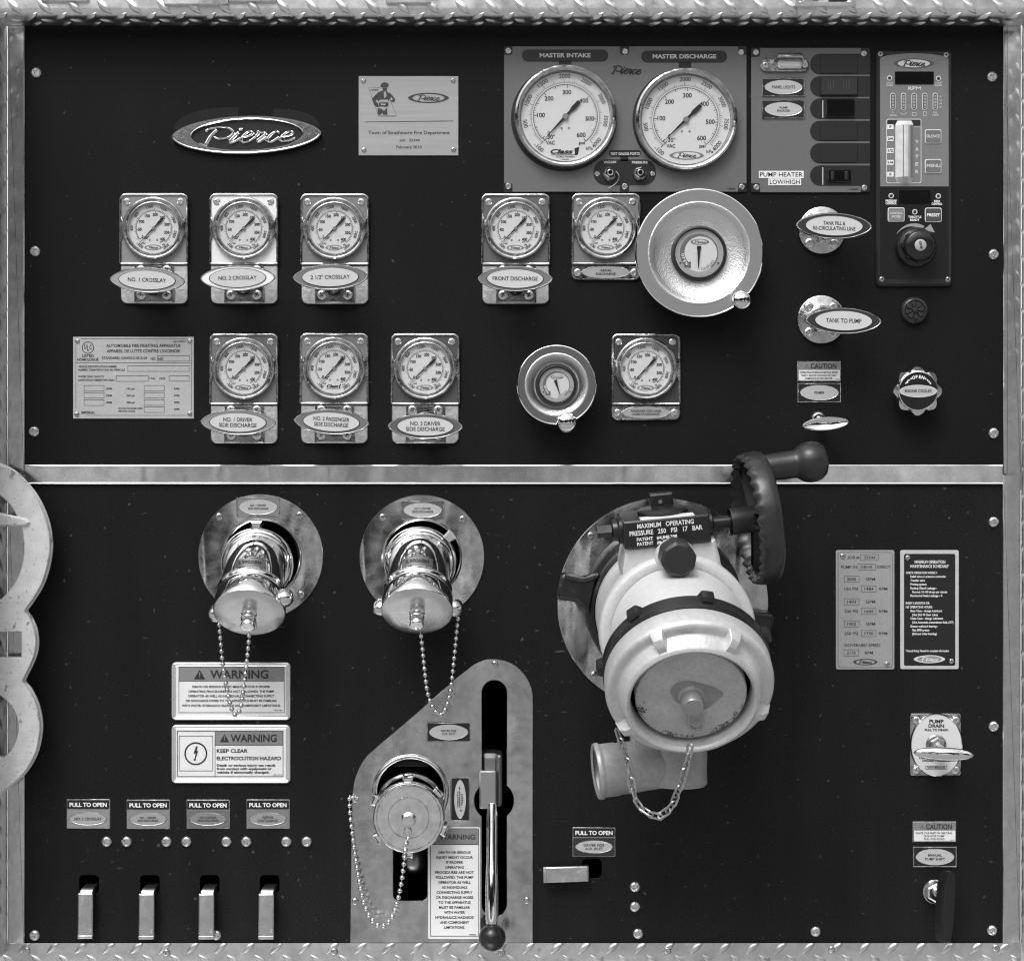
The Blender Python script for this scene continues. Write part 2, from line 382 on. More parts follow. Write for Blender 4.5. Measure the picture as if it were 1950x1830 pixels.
# ------------------------------------------------------------------ the setting: pavement the truck stands on, trees mirrored in the chrome, the unlit space behind the panels
def raw(name, vs, fs, m, kind=None):
    me = bpy.data.meshes.new(name); me.from_pydata(vs, [], fs); me.materials.append(m); me.update()
    return setp(link(name, me), kind=kind)
PAVE = mat('pavement_concrete', 0.30, 0, 0.85, var=[(.6, .8, 1.15), (12, .88, 1.1)])
raw('ground', [(-250, -250, -1.25), (250, -250, -1.25), (250, 250, -1.25), (-250, 250, -1.25)], [(0, 1, 2, 3)], PAVE, 'structure')
LEAF = mat('tree_foliage', 0.035, 0, 0.6, var=(3, .5, 1.5))
vs, fs = [], []
rt = random.Random(5)
for k in range(18):
    a = -76 + k * 9 + rt.uniform(-3, 3); dist = rt.uniform(11, 16); cx, cy = dist * sin(R(a)), -2 - dist * cos(R(a)); hh = rt.uniform(2.8, 6.4); cr = rt.uniform(1.4, 2.3)
    b = len(vs)
    for z, r in ((-1.25, .22), (hh * .3, .16), (hh * .75, .05)): vs += [(cx + r * cos(q * pi / 3), cy + r * sin(q * pi / 3), z) for q in range(6)]
    for z in range(2):
        for q in range(6): fs.append((b + z * 6 + q, b + z * 6 + (q + 1) % 6, b + z * 6 + 6 + (q + 1) % 6, b + z * 6 + 6 + q))
    cl = [(rt.gauss(0, .45) * cr, rt.gauss(0, .45) * cr, hh * .58 + rt.gauss(0, .2) * hh) for _ in range(26)]
    for _ in range(2200):
        c = rt.choice(cl); p = Vector((cx + c[0], cy + c[1], c[2])) + Vector((rt.gauss(0, 1), rt.gauss(0, 1), rt.gauss(0, 1))) * .42
        if p.z < .4: continue
        x = Vector((rt.gauss(0, 1), rt.gauss(0, 1), rt.gauss(0, 1))).normalized() * .19; y = x.orthogonal().normalized() * .12
        b = len(vs); vs += [tuple(p + x), tuple(p + y), tuple(p - x), tuple(p - y)]; fs.append((b, b + 1, b + 2, b + 3))
raw('distant_trees', vs, fs, LEAF, 'stuff')
mb = MB()
U0, U1, V0, V1 = -935, 942, -885, 868
mb.add([(U0, V0, -4), (U1, V0, -4), (U1, V1, -4), (U0, V1, -4), (U0, V0, -420), (U1, V0, -420), (U1, V1, -420), (U0, V1, -420)],
       [(4, 5, 6, 7), (0, 1, 5, 4), (1, 2, 6, 5), (2, 3, 7, 6), (3, 0, 4, 7)])
setp(link('compartment_wall', mb.mesh('compartment_wall', VOID, 0)), kind='structure')

# ------------------------------------------------------------------ panels
up = T('instrument_board', 'upper black vinyl-covered pump panel carrying the gauges', 'panel', 978, 468)
up.add('sheet', MB().box(*up.rect(46, 48, 1911, 887), -4, 0), BLACK)
lo = T('valve_board', 'lower black pump panel carrying hose outlets and pull levers', 'panel', 978, 1358)
def H(t, x0, y0, x1, y1, r): a = t.rect(x0, y0, x1, y1); return rrect(*a, r)
LEV = [(148, 176), (264, 293), (378, 407), (492, 521)]
holes = [H(lo, a + 3, 1666, a + 40, 1700, 8) for a, b in LEV] + [H(lo, 1108, 1635, 1146, 1672, 9)]
holes += [circ(*lo.L(x, y), r) for x, y, r in ((491, 1063, 76), (800, 1063, 76), (1262, 1150, 150))]
holes.append([lo.L(*p) for p in ((705, 1460), (905, 1460), (905, 1285), (980, 1285), (980, 1760), (705, 1760))])
lo.add('sheet', MB().plate([lo.L(*p) for p in ((46, 921), (1911, 921), (1911, 1796), (46, 1796))], holes, -4, 0, .8), BLACK2)
for x, y in ((69, 139), (67, 479), (65, 822), (1889, 147), (1892, 485), (1892, 825)): up.screw(x, y, 10.5)
for x, y, r in [(x, 1602, 10.3) for x in (203, 241, 317, 355, 431, 469, 545, 584)] + [(1209, 1688, 10.3), (1209, 1726, 10.3), (1215, 1777, 10.3), (1553, 1773, 10.3), (1889, 1771, 10.3), (66, 1780, 10.5), (412, 1780, 10), (1892, 994, 10.5), (1892, 1383, 10.5)]: lo.screw(x, y, r)
# polished trim round the panels
def strip(name, label, x0, y0, x1, y1, h, e=2.5, lip=0):
    t = T(name, label, 'trim', (x0 + x1) / 2, (y0 + y1) / 2)
    a = t.rect(x0, y0, x1, y1); m = MB().prism(rrect(*a, .6), 0, h, e)
    t.add('face', m, STRIP)
    return t, a
strip('metal_strip', 'upper left vertical polished trim beside the gauges panel', 17, 50.5, 48, 901.5, 8, 1.2)
strip('metal_strip', 'lower left vertical polished trim behind the cast aluminium frame', 17, 903, 48, 1794, 8, 1.2)
t, a = strip('metal_strip', 'upper right vertical polished trim beside the gauges panel', 1909, 50.5, 1942, 902.5, 8, 1.2)
t.add('seam', MB().box(a[0] + 6.5, a[1], a[0] + 7.3, a[3], 7.6, 8.25), INK, smooth=0)
strip('metal_strip', 'lower right vertical polished trim beside the valve panel', 1908, 904, 1941, 1794, 8, 1.2)
t = T('metal_strip', 'horizontal polished trim band dividing the two black panels', 'trim', 978, 904)
a = t.rect(48.5, 885, 1908, 922.5)
t.add('face', MB().box(a[0], a[1] + 3, a[2], a[3] - 3, 0, 5), STRIP)
for v in (a[1] + 1.9, a[3] - 1.9): t.add('raised_edge', MB().tube([(a[0], v, 4), (a[2], v, 4)], 2.1, 8), STRIP)

# tread plate: a bent sheet with raised diamond lugs
def tread(t, name, prof, u0, u1, lugs, m=TREAD, H_=4.6):
    """prof: points (v,w) of the bend; lugs: (u, s, angle) with s the run along the bend"""
    P = [Vector(p) for p in prof]; acc = [0.0]
    for a, b in zip(P, P[1:]): acc.append(acc[-1] + (b - a).length)
    def at(s):
        s = min(max(s, 0), acc[-1] - 1e-4); i = max(k for k in range(len(acc) - 1) if acc[k] <= s)
        f = (s - acc[i]) / (acc[i + 1] - acc[i]); p = P[i].lerp(P[i + 1], f); d = (P[i + 1] - P[i]).normalized()
        if i + 2 < len(P): d = d.lerp((P[i + 2] - P[i + 1]).normalized(), f * .5).normalized()
        return p, Vector((d.y, -d.x))
    def W(u, s, n):
        p, q = at(s); return (u, p.x + q.x * n, p.y + q.y * n)
    mb = MB(); vs = []; fs = []; n = len(P)
    for x in (u0, u1): vs += [(x, p.x, p.y) for p in P]
    for i in range(n - 1): fs.append((i, i + 1, n + i + 1, n + i))
    mb.add(vs, fs)
    for (u, s, ang, Ln, Wd) in lugs:
        ca, sa = cos(R(ang)), sin(R(ang)); vs = []; fs = []; N = 9
        for i in range(N):
            f = -1 + 2 * i / (N - 1); hw = Wd / 2 * (1 - abs(f) ** 1.7); ht = H_ * (1 - abs(f) ** 3)
            for q, z in ((-1, -.3), (-.55, .8), (0, 1), (.55, .8), (1, -.3)):
                x, y = f * Ln / 2, q * hw; vs.append(W(u + x * ca - y * sa, s + x * sa + y * ca, ht * max(z, 0) + (z < 0) * -.2))
        for i in range(N - 1):
            for q in range(4): fs.append((i * 5 + q, i * 5 + q + 1, i * 5 + q + 6, i * 5 + q + 5))
        ok = [f for f in fs]
        mb.add(vs, ok)
    return t.add(name, mb, m, smooth=50)
def bend(c, r, a0, a1, n=7): return [(c[0] + r * sin(R(a0 + (a1 - a0) * i / n)), c[1] + r * cos(R(a0 + (a1 - a0) * i / n))) for i in range(n + 1)]
# top: front face, rolled edge, underside back to the panel
t = T('tread_plate_ledge', 'bright diamond tread plate ledge overhanging the top of the panel', 'tread plate', 975, 20)
vb = lambda y, h: (PY - y) * (D - h) / D - (PY - 20)
hf = 74; bot = vb(31.5, hf); rb = 16
prof = [(bot + rb + 150, hf), (bot + rb, hf)] + bend((bot + rb, hf - rb), rb, 0, -90)[1:] + [(bot, 1)]
# bend() gives sin for v, cos for w: from the front face (angle 0) under to the bottom (angle -90)
lg = []
for i in range(-2, 38):
    u = -984 + 55.7 * i
    lg += [(u, 150 - 2, 45, 41, 17), (u + 28, 150 + 22, -45, 38, 15), (u, 150 + 46, 45, 38, 15), (u + 28, 150 - 30, -45, 41, 17), (u + 28, 150 + 68, -45, 34, 13)]
tread(t, 'plate', prof, -1040, 1040, lg)
# bottom: kick face then the step running out towards the viewer
t = T('tread_plate_step', 'diamond tread plate kick strip along the bottom of the panel', 'tread plate', 980, 1812)
v0 = -15
prof = [(18, 5), (v0, 5), (v0 - 5, 6.3), (v0 - 8.7, 10), (v0 - 10, 15), (v0 - 10, 150)]
lg = []
for i in range(-2, 39):
    u = -1010 + 53.2 * i
    lg += [(u + 26, 9, -42, 36, 13), (u - 4, 33, 42, 34, 13), (u + 26, 62, -42, 36, 13), (u - 4, 88, 42, 36, 13), (u + 26, 118, -42, 36, 13)]
tread(t, 'plate', prof, -973, 963, lg, TREAD2, 2.6)
for x, y in ((52, 1808), (318, 1812), (637, 1810), (955, 1812), (1271, 1808), (1583, 1806), (1895, 1803)):
    u, v = t.L(x, y); t.screw(0, 0, 7.2, 5, kind='rivet', uv=(u, v))
# side returns, running out from the trim towards the viewer
for sgn, x, nm in ((-1, 13.5, 'dark tread plate return along the left edge of the panel'), (1, 1945.5, 'dark tread plate return along the right edge of the panel')):
    t = T('tread_plate_return', nm, 'tread plate', x, 930)
    mb = MB(); o = 0; vs = [(0, -880, 1), (0, 880, 1), (0, 880, 160), (0, -880, 160)]
    mb.add(vs, [(0, 1, 2, 3) if sgn < 0 else (3, 2, 1, 0)])
    for i in range(36):
        for j in range(5):
            v = -870 + 50 * i + (25 if j % 2 else 0); w = 12 + 28 * j; ang = 45 if j % 2 else -45; ca, sa = cos(R(ang)), sin(R(ang)); vs = []; fs = []
            for k in range(7):
                f = -1 + k / 3; hw = 7 * (1 - abs(f) ** 1.7); ht = 2.4 * (1 - abs(f) ** 3)
                for q, z in ((-1, 0), (0, 1), (1, 0)):
                    a, b = f * 19, q * hw; vs.append((-sgn * ht * z, v + a * ca - b * sa, w + a * sa + b * ca))
            for k in range(6):
                for q in range(2): fs.append((k * 3 + q, k * 3 + q + 1, k * 3 + q + 4, k * 3 + q + 3))
            mb.add(vs, fs)
    t.add('plate', mb, TREAD, smooth=50)
# fittings cut by the top edge of the picture
for x0, x1, y1, c, lab in ((80, 168, 4.5, 'plain', 'plain narrow bracket end at the top left of the ledge'), (314, 434, 11, 'latch', 'recessed latch frame on the ledge above the maker badge'),
                           (437, 526, 5, 'plain', 'bright plain plate beside the left latch frame on the ledge'), (736, 821, 8, 'plain', 'lone narrow bracket on the ledge above the firefighter plaque'), (1513, 1627, 15, 'latch', 'larger latch frame on the ledge above the switch panel')):
    t = T('ledge_latch' if c == 'latch' else 'ledge_bracket', lab, 'bracket', (x0 + x1) / 2, 0, hf)
    a = t.rect(x0, -46, x1, y1)
    if c == 'plain': t.add('body', MB().box(*a, 0, 9, 1.5, 2), STRIP)
    else:
        t.add('frame', MB().plate(rrect(*a, 4), [rrect(a[0] + 9, a[1] + 9, a[2] - 9, a[3] - 8, 2)], 0, 10, 1.2), STRIP)
        t.add('bolt', MB().box(a[0] + 14, a[1] + 11, a[0] + 46, a[3] - 12, 0, 7, 2, 5), CHROMEW)
        t.add('keeper', MB().box(a[2] - 50, a[1] + 10, a[2] - 14, a[3] - 14, 0, 5, 2, 3), BLKMET)

# ------------------------------------------------------------------ maker's badge
t = T('maker_badge', 'large oval chrome badge with raised script lettering', 'badge', 470.5, 259, rot=1.6)
t.add('backing', MB().prism(lens(0, 0, 138, 33, 1.2), 0, 5), BLKPL)
def ringm(a0, b0, a1, b1, p0, p1, w):
    o = lambda d: lens(0, 0, a0 - d, b0 - d * .8, p0); i = lambda d: lens(1, 0, a1 + d, b1 + d, p1)
    n = 56; rings = [(o(0), w - 6), (o(0), w - 1.5), (o(2.2), w), (o(4.5), w - .8), (i(3), w - .8), (i(1.2), w), (i(0), w - 2), (i(-.5), w - 6)]
    return MB().loft(rings, cap1=False)
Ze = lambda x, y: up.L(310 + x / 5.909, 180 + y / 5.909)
tr = mat('painted_reflection', .0085, 0, .5, spec=.25, var=[(900, .5, 1.5), (30, .8, 1.15)])  # paler tone painting a faint reflection onto the vinyl above the badge
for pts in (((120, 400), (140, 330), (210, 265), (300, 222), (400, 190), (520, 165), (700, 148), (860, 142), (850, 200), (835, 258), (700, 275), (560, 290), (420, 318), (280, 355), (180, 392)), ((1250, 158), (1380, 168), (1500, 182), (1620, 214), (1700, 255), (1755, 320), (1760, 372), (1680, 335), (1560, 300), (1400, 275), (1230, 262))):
    up.add('reflection_patch', MB().flat([Ze(*p) for p in pts], .15), tr, smooth=0)
t.add('chrome_rim', ringm(142, 36, 105, 28.8, 1.12, 1.0, 11), mat('badge_metal', .5, 1, .22, bump=(300, .2, .0005), var=(160, .8, 1.15)), smooth=18)
t.add('lettering', MB().script(0, -1, 184, 4.8, pen=4.0, rise=4.5, rot=1.4), CHROME, smooth=60)

def logo(t, px, py, a, b, w, ring, inner, ink, sc_=1.1, pen=3.0, parent=None, rot=0):
    """small oval maker's emblem printed flat"""
    u, v = t.L(px, py)
    if ring: t.add('emblem', MB().band(lens(u, v, a, b, 1.2), lens(u, v, a * .78, b * .78, 1.02), w), ring, parent, 0)
    if inner: t.add('emblem_field', MB().flat(lens(u, v, a * .78, b * .78, 1.02), w), inner, parent, 0)
    t.add('emblem_script', MB().script(u, v - b * .06, a * sc_, w + .3, pen=pen * .95, hsc=1.4), ink, parent, 0)

# ------------------------------------------------------------------ fire department plaque
t = T('name_plaque', 'riveted silver plaque with a firefighter drawing and department name', 'plaque', 778, 221.5)
pl = t.add('plate', MB().box(*t.rect(683, 146, 873, 297), 0, 2.5, .8), SILVER)
for x, y in ((692.5, 155), (863, 154.5), (693.5, 286.5), (864, 286)): t.screw(x, y, 4.8, 2.4, kind='rivet')
logo(t, 816, 187.7, 39, 9.8, 2.9, mat('plaque_dark', g(60), 0, .4), None, mat('plaque_ink', g(45), 0, .4), parent=pl)
Z2 = lambda x, y: t.L(490 + x / 3.978, y / 3.978)
mb = MB().line([t.L(695, 233.5), t.L(863, 231.5)], 1.1, 2.8)
mb.text('Town of Strathmore Fire Department', *t.L(779, 253.6), 6.6, 2.8, 155).text('Job:  22344', *t.L(780, 268), 5.2, 2.8, 39).text('February 2010', *t.L(779, 281), 5.4, 2.8, 48)
t.add('lettering', mb, mat('plaque_ink', g(45), 0, .4), pl, 0)
# the drawing: a figure in cap and belted coat before a slanted outline
mb = MB()
F = lambda *p: [Z2(*q) for q in p]
mb.line(F((930, 668), (842, 667), (917, 880), (1055, 881), (1000, 745)), .7, 2.75).text('IWFR', *Z2(890, 688), 4.2, 2.8, 15).line(F((918, 886), (1052, 886)), .6, 2.75)
for poly in (((932, 655), (945, 634), (968, 628), (990, 636), (998, 655), (985, 668), (940, 668)), ((948, 670), (985, 670), (982, 690), (955, 690)),
             ((950, 690), (915, 705), (900, 722), (905, 760), (918, 772), (996, 770), (1004, 740), (1000, 715), (980, 692)),
             ((900, 720), (880, 740), (868, 752), (876, 776), (900, 770), (908, 745)), ((876, 776), (885, 800), (905, 818), (925, 815), (915, 790), (900, 772)),
             ((1000, 705), (1022, 725), (1046, 760), (1040, 778), (1020, 780), (1002, 760)), ((918, 782), (994, 780), (996, 802), (985, 815), (925, 812)),
             ((912, 824), (940, 828), (960, 845), (985, 820), (986, 874), (952, 874), (948, 858), (936, 874), (912, 874))):
    mb.flat(F(*poly), 2.8)
t.add('firefighter_drawing', mb, mat('plaque_dark', g(52), 0, .4), pl, 0)
mb = MB().flat(F((958, 700), (975, 698), (980, 735), (962, 748)), 3.1).flat(F((925, 762), (990, 760), (990, 772), (925, 774)), 3.1).flat(F((1012, 740), (1026, 752), (1020, 768), (1008, 758)), 3.1).flat(F((934, 790), (975, 792), (965, 803), (938, 800)), 3.1)
t.add('drawing_highlights', mb, SILVER, pl, 0)

# ------------------------------------------------------------------ master gauge panel
GP = T('gauge_board', 'grey panel of two big pressure dials with screwed black corners', 'gauge panel', 1190, 228)
GP.add('plate', MB().box(*GP.rect(959, 89, 1422, 367), 0, 3.5, 1, 3), BLKPL)
def notched(t, x0, y0, x1, y1, corners, mids, s=16, r=5):
    """outline of the grey print, cut back round each screw"""
    p = []
    def nt(cx, cy, dx, dy):     # corner notch, going counter-clockwise
        a = []
        for i in range(5): q = R(90 * i / 4); a.append((cx, cy, dx, dy, q))
        return a
    u0, v0, u1, v1 = t.rect(x0, y0, x1, y1)
    def arc(cu, cv, a0, a1): return [(cu + r * cos(R(a0 + (a1 - a0) * i / 4)), cv + r * sin(R(a0 + (a1 - a0) * i / 4))) for i in range(5)]
    o = []
    if corners[0]: o += [(u0, v0 + s)] + arc(u0 + s - r, v0 + s - r, 90, 0) + [(u0 + s, v0)]
    else: o += [(u0, v0)]
    if mids:
        m = (u0 + u1) / 2 + mids; o += [(m - s * .55, v0)] + arc(m - s * .55 + r, v0 + s - r, 180, 90) + arc(m + s * .55 - r, v0 + s - r, 90, 0) + [(m + s * .55, v0)]
    if corners[1]: o += [(u1 - s, v0)] + arc(u1 - s + r, v0 + s - r, 180, 90) + [(u1, v0 + s)]
    else: o += [(u1, v0)]
    if corners[2]: o += [(u1, v1 - s)] + arc(u1 - s + r, v1 - s + r, 270, 180) + [(u1 - s, v1)]
    else: o += [(u1, v1)]
    if mids:
        m = (u0 + u1) / 2 + mids; o += [(m + s * .55, v1)] + arc(m + s * .55 - r, v1 - s + r, 0, -90) + arc(m - s * .55 + r, v1 - s + r, 270, 180) + [(m - s * .55, v1)]
    if corners[3]: o += [(u0 + s, v1)] + arc(u0 + s - r, v1 - s + r, 0, -90) + [(u0, v1 - s)]
    else: o += [(u0, v1)]
    return o
GREYP = mat('grey_panel_print', g(101), 0, .42, var=(500, .94, 1.06), bump=(700, .15, .0003))
gf = GP.add('grey_face', MB().flat(notched(GP, 960, 90, 1421, 366, (1, 1, 1, 1), -1.5), 3.8), GREYP, smooth=0)
mb = MB()
for x0, x1, y0, y1, cx in ((994, 1158, 96, 119, 1076), (1221, 1384, 98, 121, 1304)): mb.flat(rrect(*GP.rect(x0, y0, x1, y1), 11), 4.1).box(*GP.rect(cx - 12, y1 - 1, cx + 12, y1 + 12), 3.9, 4.1)
mb.flat(rrect(*GP.rect(1159, 287, 1220, 300), 6), 4.1).box(*GP.rect(1181, 299, 1196, 308), 3.9, 4.1).flat(rrect(*GP.rect(1130, 305, 1249, 354), 23, 8), 4.1)
mb.flat(circ(*GP.L(1074, 227), 101), 4.05).flat(circ(*GP.L(1303, 230), 99), 4.0)
GP.add('black_print', mb, BLKPL, gf, 0)
mb = MB().text('MASTER INTAKE', *GP.L(1076, 107), 8.2, 4.5, 97, .022).text('MASTER DISCHARGE', *GP.L(1303, 109), 8.2, 4.5, 121, .022).text('TEST GAUGE PORTS', *GP.L(1190, 294), 5, 4.5, 56, .02).text('VACUUM', *GP.L(1161, 310), 4.6, 4.5, 24, .02).text('PRESSURE', *GP.L(1218, 310.5), 4.6, 4.5, 30, .02)
GP.add('lettering', mb, PALEG, gf, 0)
GP.add('script_emblem', MB().script(*GP.L(1192, 136), 58, 4.4, pen=4.2, hsc=1.5), INK, gf, 0)
GP.add('part_number', MB().text('1135852', *GP.L(1391, 360.5), 3.4, 4.3, 16), INK, gf, 0)
for x, y in ((968, 98), (1190, 99.5), (1411, 101), (968, 355.5), (1189.5, 356), (1412, 357)): GP.screw(x, y, 6.3, 3.6)
for x, y in ((1137, 332), (1242.5, 332)): GP.screw(x, y, 5.2, 4.2)
for x in (1161, 1218):
    f = GP.add('test_port', MB().lathe([(13.5, 4), (13.5, 7), (12, 9), (0, 9)], 24, c=GP.L(x, 333)), CHROMEW)
    u, v = GP.L(x, 332)
    GP.add('hex_cap', MB().prism(circ(u, v, 11, 6, R(20)), 9, 20, 2).lathe([(6, 20), (6, 23), (4, 24.5), (0, 24.5)], 16, c=(u, v)), CHROME, f, 25)
u, v = GP.L(1163, 333)
GP.add('tie_wire', MB().tube(catmull([(u + 9, v + 4, 16), (u + 15, v - 6, 18), (u + 11, v - 17, 16), (u + 1, v - 25, 14), (u - 5, v - 27, 12)], 5), .9, 6), CHROMEW)

def big_dial():
    ink, ik2 = MB(), MB()
    for i in range(7): a = R(223 - 45.5 * i); ink.text(str(i * 100), 46.5 * cos(a) * (1 if i else .93), 46.5 * sin(a) + (0, 1, 0, 0, 0, 0, 1)[i], 8.6, .4, bold=.014, wid=[4.5, 15, 17, 17, 17, 17, 17][i])
    for i in range(61):
        a = R(223 - 4.55 * i); L = 6.5 if i % 10 == 0 else 5 if i % 5 == 0 else 3.6
        ink.line([((61 - L) * cos(a), (61 - L) * sin(a)), (61 * cos(a), 61 * sin(a))], 1.3 if i % 5 == 0 else .7, .35)
    ink.line([(61 * cos(R(223 - 2.275 * i)), 61 * sin(R(223 - 2.275 * i))) for i in range(121)], 1.0, .38)
    ik2.line([(64.5 * cos(R(228 - 2.26 * i)), 64.5 * sin(R(228 - 2.26 * i))) for i in range(121)], .6, .38)
    for i in range(81):
        a = R(228 - 3.4 * i); L = 6.5 if i % 10 == 0 else 5 if i % 5 == 0 else 3.4
        ik2.line([(65 * cos(a), 65 * sin(a)), ((65 + L) * cos(a), (65 + L) * sin(a))], .9 if i % 5 == 0 else .5, .35)
    for st, a in (('500', 190), ('1000', 156), ('1500', 124), ('2000', 91), ('2500', 59), ('3000', 26), ('3500', -6), ('4000', -40), ('-100', 229)):
        q = a - 90 if -20 < a < 200 else a + 90
        ik2.text(st, 77 * cos(R(a)), 77 * sin(R(a)), 8, .4, rot=q if st != '500' else 280, bold=.004, wid=len(st) * 5.3)
    ik2.line([(85 * cos(2 * pi * i / 64), 85 * sin(2 * pi * i / 64)) for i in range(64)], 1.0, .3, True)
    ink.text('30"', -27, -38.5, 7.8, .4, 14, .008).text('VAC', -28.5, -49.5, 7.2, .4, 17, .01).text('psi', 31.5, -49.5, 6.4, .4, 11.5, .01)
    ik2.text('kPa', 45.5, -60, 6.4, .4, 13)
    ink.line([(-38, -45), (-43, -40), (-39, -44), (-36, -41), (-41, -47)], .9, .4).line([(-47, -51), (-42, -46)], .6, .4)
    return ink, ik2
bi, bk = big_dial()
DI, DK = bi.mesh('numerals', INK, 0), bk.mesh('outer_scale', mat('scale_grey', g(62), 0, .5), 0)
def needle(tip, tail, wt, ang, w):
    c, s_ = cos(R(ang)), sin(R(ang))
    pts = [(tip, 0), (0, 1.5 * wt / 5), (-tail * .35, 1.3 * wt / 5), (-tail * .55, wt / 2), (-tail, wt / 2 * .9), (-tail, -wt / 2 * .9), (-tail * .55, -wt / 2), (-tail * .35, -1.3 * wt / 5), (0, -1.5 * wt / 5)]
    return MB().prism([(x * c - y * s_, x * s_ + y * c) for x, y in pts], w, w + .8)
for px, py, lab, kind, ang in ((1076.5, 224, 'left big round pressure gauge under MASTER INTAKE', 'a', 227), (1305.5, 230, 'right big round pressure gauge under MASTER DISCHARGE', 'b', 224)):
    t = T('pressure_gauge', lab, 'gauge', px, py, 4, group='large master pressure gauges')
    t.add('bezel', lambda: MB().lathe([(97.5, 0), (97.5, 14), (96, 19), (92.5, 21), (89.5, 20), (88, 17), (87, 16), (86.2, 10), (86.2, 3)], 96), CHROMEW, key='big_bezel')
    d = t.add('dial', lambda: MB().flat(circ(0, 0, 87, 72), 6), DIAL, smooth=0, key='big_dial')
    for me in (DI, DK): o = link(me.name, me, d); o.location = (0, -6 * S, 0)
    t.add('needle', needle(64, 39, 8.5, ang, 8.5), INK)
    t.add('hub', lambda: MB().lathe([(5.6, 8), (5.6, 11), (4.6, 12), (0, 12)], 20), mat('hub_grey', g(150), .6, .35), key='big_hub')
    mb = MB()
    for x in (-7.5, 7): mb.lathe([(2.1, 6.2), (2.0, 7), (0, 7)], 10, c=(x, -21.5))
    t.add('dial_screw', mb, mat('hub_grey', g(150), .6, .35))
    if kind == 'a':
        mb = MB().text('Class', -7, -66, 8.8, 6.5, 43, .03, .28).text('1', 21, -65, 12.5, 6.5, 7, .02, .2).line([(-27, -72.6), (22, -72.6)], 1.1, 6.5).text('OCALA, FLORIDA', 0, -76, 3, 6.5, 36).text('* 4560054 *', 0, -81, 2, 6.5, 20)
        mb.flat([(17, -60), (26.5, -57.5), (24, -72), (18.5, -72)], 6.4)
        t.add('dial_lettering', mb, INK, d, 0)
    else: logo(t, px + 1.5, py + 67.5, 33, 8, 6.5, mat('emblem_grey', g(120), 0, .5), mat('dial_white', 1), INK, parent=d, pen=3.6)
    t.add('glass', lambda: MB().flat(circ(0, 0, 87.5, 72), 15), GLASS, smooth=0, key='big_glass')

# ------------------------------------------------------------------ switch panel
Z4 = lambda x, y: (1400 + x / 3.545, 70 + y / 3.545)
t = SP = T('switch_board', 'grey switch panel with six black rocker slots and a small lamp', 'switch panel', 1543, 229)
t.add('plate', MB().box(*t.rect(1429, 92, 1657, 367.5), 0, 3.5, 1, 3), BLKPL)
gf = t.add('grey_face', MB().flat(notched(t, 1430, 93, 1655.5, 367, (1, 1, 1, 1), 0, 17), 3.8), GREYP, smooth=0)
mb = MB(); sep = MB()
for i in range(6):
    y0, y1 = 104 + 42.45 * i, 143.5 + 42.3 * i; u0, v0, u1, v1 = t.rect(1542, y0, 1656.6, y1)
    mb.flat(rrect(u0, v0, u1, v1, [19, .5, .5, 19], 8), 4.1)
t.add('slot_print', mb, BLKPL, gf, 0)
for i in range(6):
    y0 = 104 + 42.45 * i; u0, v0, u1, v1 = t.rect(1561, y0 + 2, 1632, y0 + 37.5)
    if i in (0, 3, 4): t.add('blank_cover', MB().box(u0, v0, u1, v1, 4.1, 5.6, .6, 1.5), BLKPL)
    elif i == 1:
        r = t.add('rocker_switch', MB().box(u0, v0, u1, v1, 4.1, 11, 2, 3), mat('rocker_grey', g(38), 0, .4))
        m2 = MB()
        for x in (14, 19, 24, 44, 49, 54): m2.box(u0 + x - 1, v0 + 10, u0 + x + 1, v1 - 8, 10.9, 12, .3)
        t.add('grip_ridge', m2, mat('ridge_grey', g(66), 0, .4), r)
    else:
        a = (1572, y0 + 2.5, 1626, y0 + 36) if i == 2 else (1575, y0 + 9, 1619, y0 + 32)
        q = t.rect(*a); r = t.add('rocker_switch', MB().box(*q, 4.1, 9, 1.5, 2), BLKGL)
        if i == 5:
            for f in (.12, .72): t.add('rocker_ridge', MB().box(q[0] + (q[2] - q[0]) * f, q[1] + 3, q[0] + (q[2] - q[0]) * (f + .16), q[3] - 3, 8.8, 13, 2.5, 2), mat('rocker_grey', g(38), 0, .4), r)
        t.add('indicator_line', MB().box(*t.rect(1565.2, y0 + 4, 1567, y0 + 37), 4, 4.9), PALEG, smooth=0)
for x, y in ((1439, 101), (1644.5, 103.3), (1440, 358), (1645.5, 359)): t.screw(x, y, 6.3, 3.6)
t.add('part_number', MB().text('1135845', *t.L(1624.5, 361.5), 3.4, 4.3, 18), INK, gf, 0)
t = T('panel_lamp', 'small chrome-shaded lamp at the top of the switch panel', 'lamp', 1494, 124, 4)
t.add('mount', MB().prism(rrect(*t.rect(1447.5, 112, 1540, 137.5), 12, 8), 0, 6, 2), CHROMEW)
Mh = Matrix.Translation((t.L(1500.5, 122)[0], t.L(1500.5, 122)[1], 5))
mb = MB(); n = 12; vs = []; fs = []
for k, (x, sc2) in enumerate(((-26, .55), (-23, .9), (-19, 1), (21, 1), (25, .9), (28, .55))):
    for i in range(n + 1): q = R(48 + 88 * i / n); vs.append((x, -9 + 25 * (.5 + .5 * sc2) * sin(q), 2 + 24 * sc2 * (1 - cos(q)) / 2))
for k in range(5):
    for i in range(n): fs.append((k * (n + 1) + i, k * (n + 1) + i + 1, (k + 1) * (n + 1) + i + 1, (k + 1) * (n + 1) + i))
mb.add(vs, fs, Mh); t.add('shade', mb, CHROMEW)
t.add('lens', MB().box(*t.rect(1481, 117, 1525, 132.5), 5, 14, 4, 3), mat('lamp_lens', .75, 0, .12, bump=(260, .8, .002), coat=1))
for x in (1457, 1532): t.screw(x, 125, 6.2, 5.8, kind='flat')

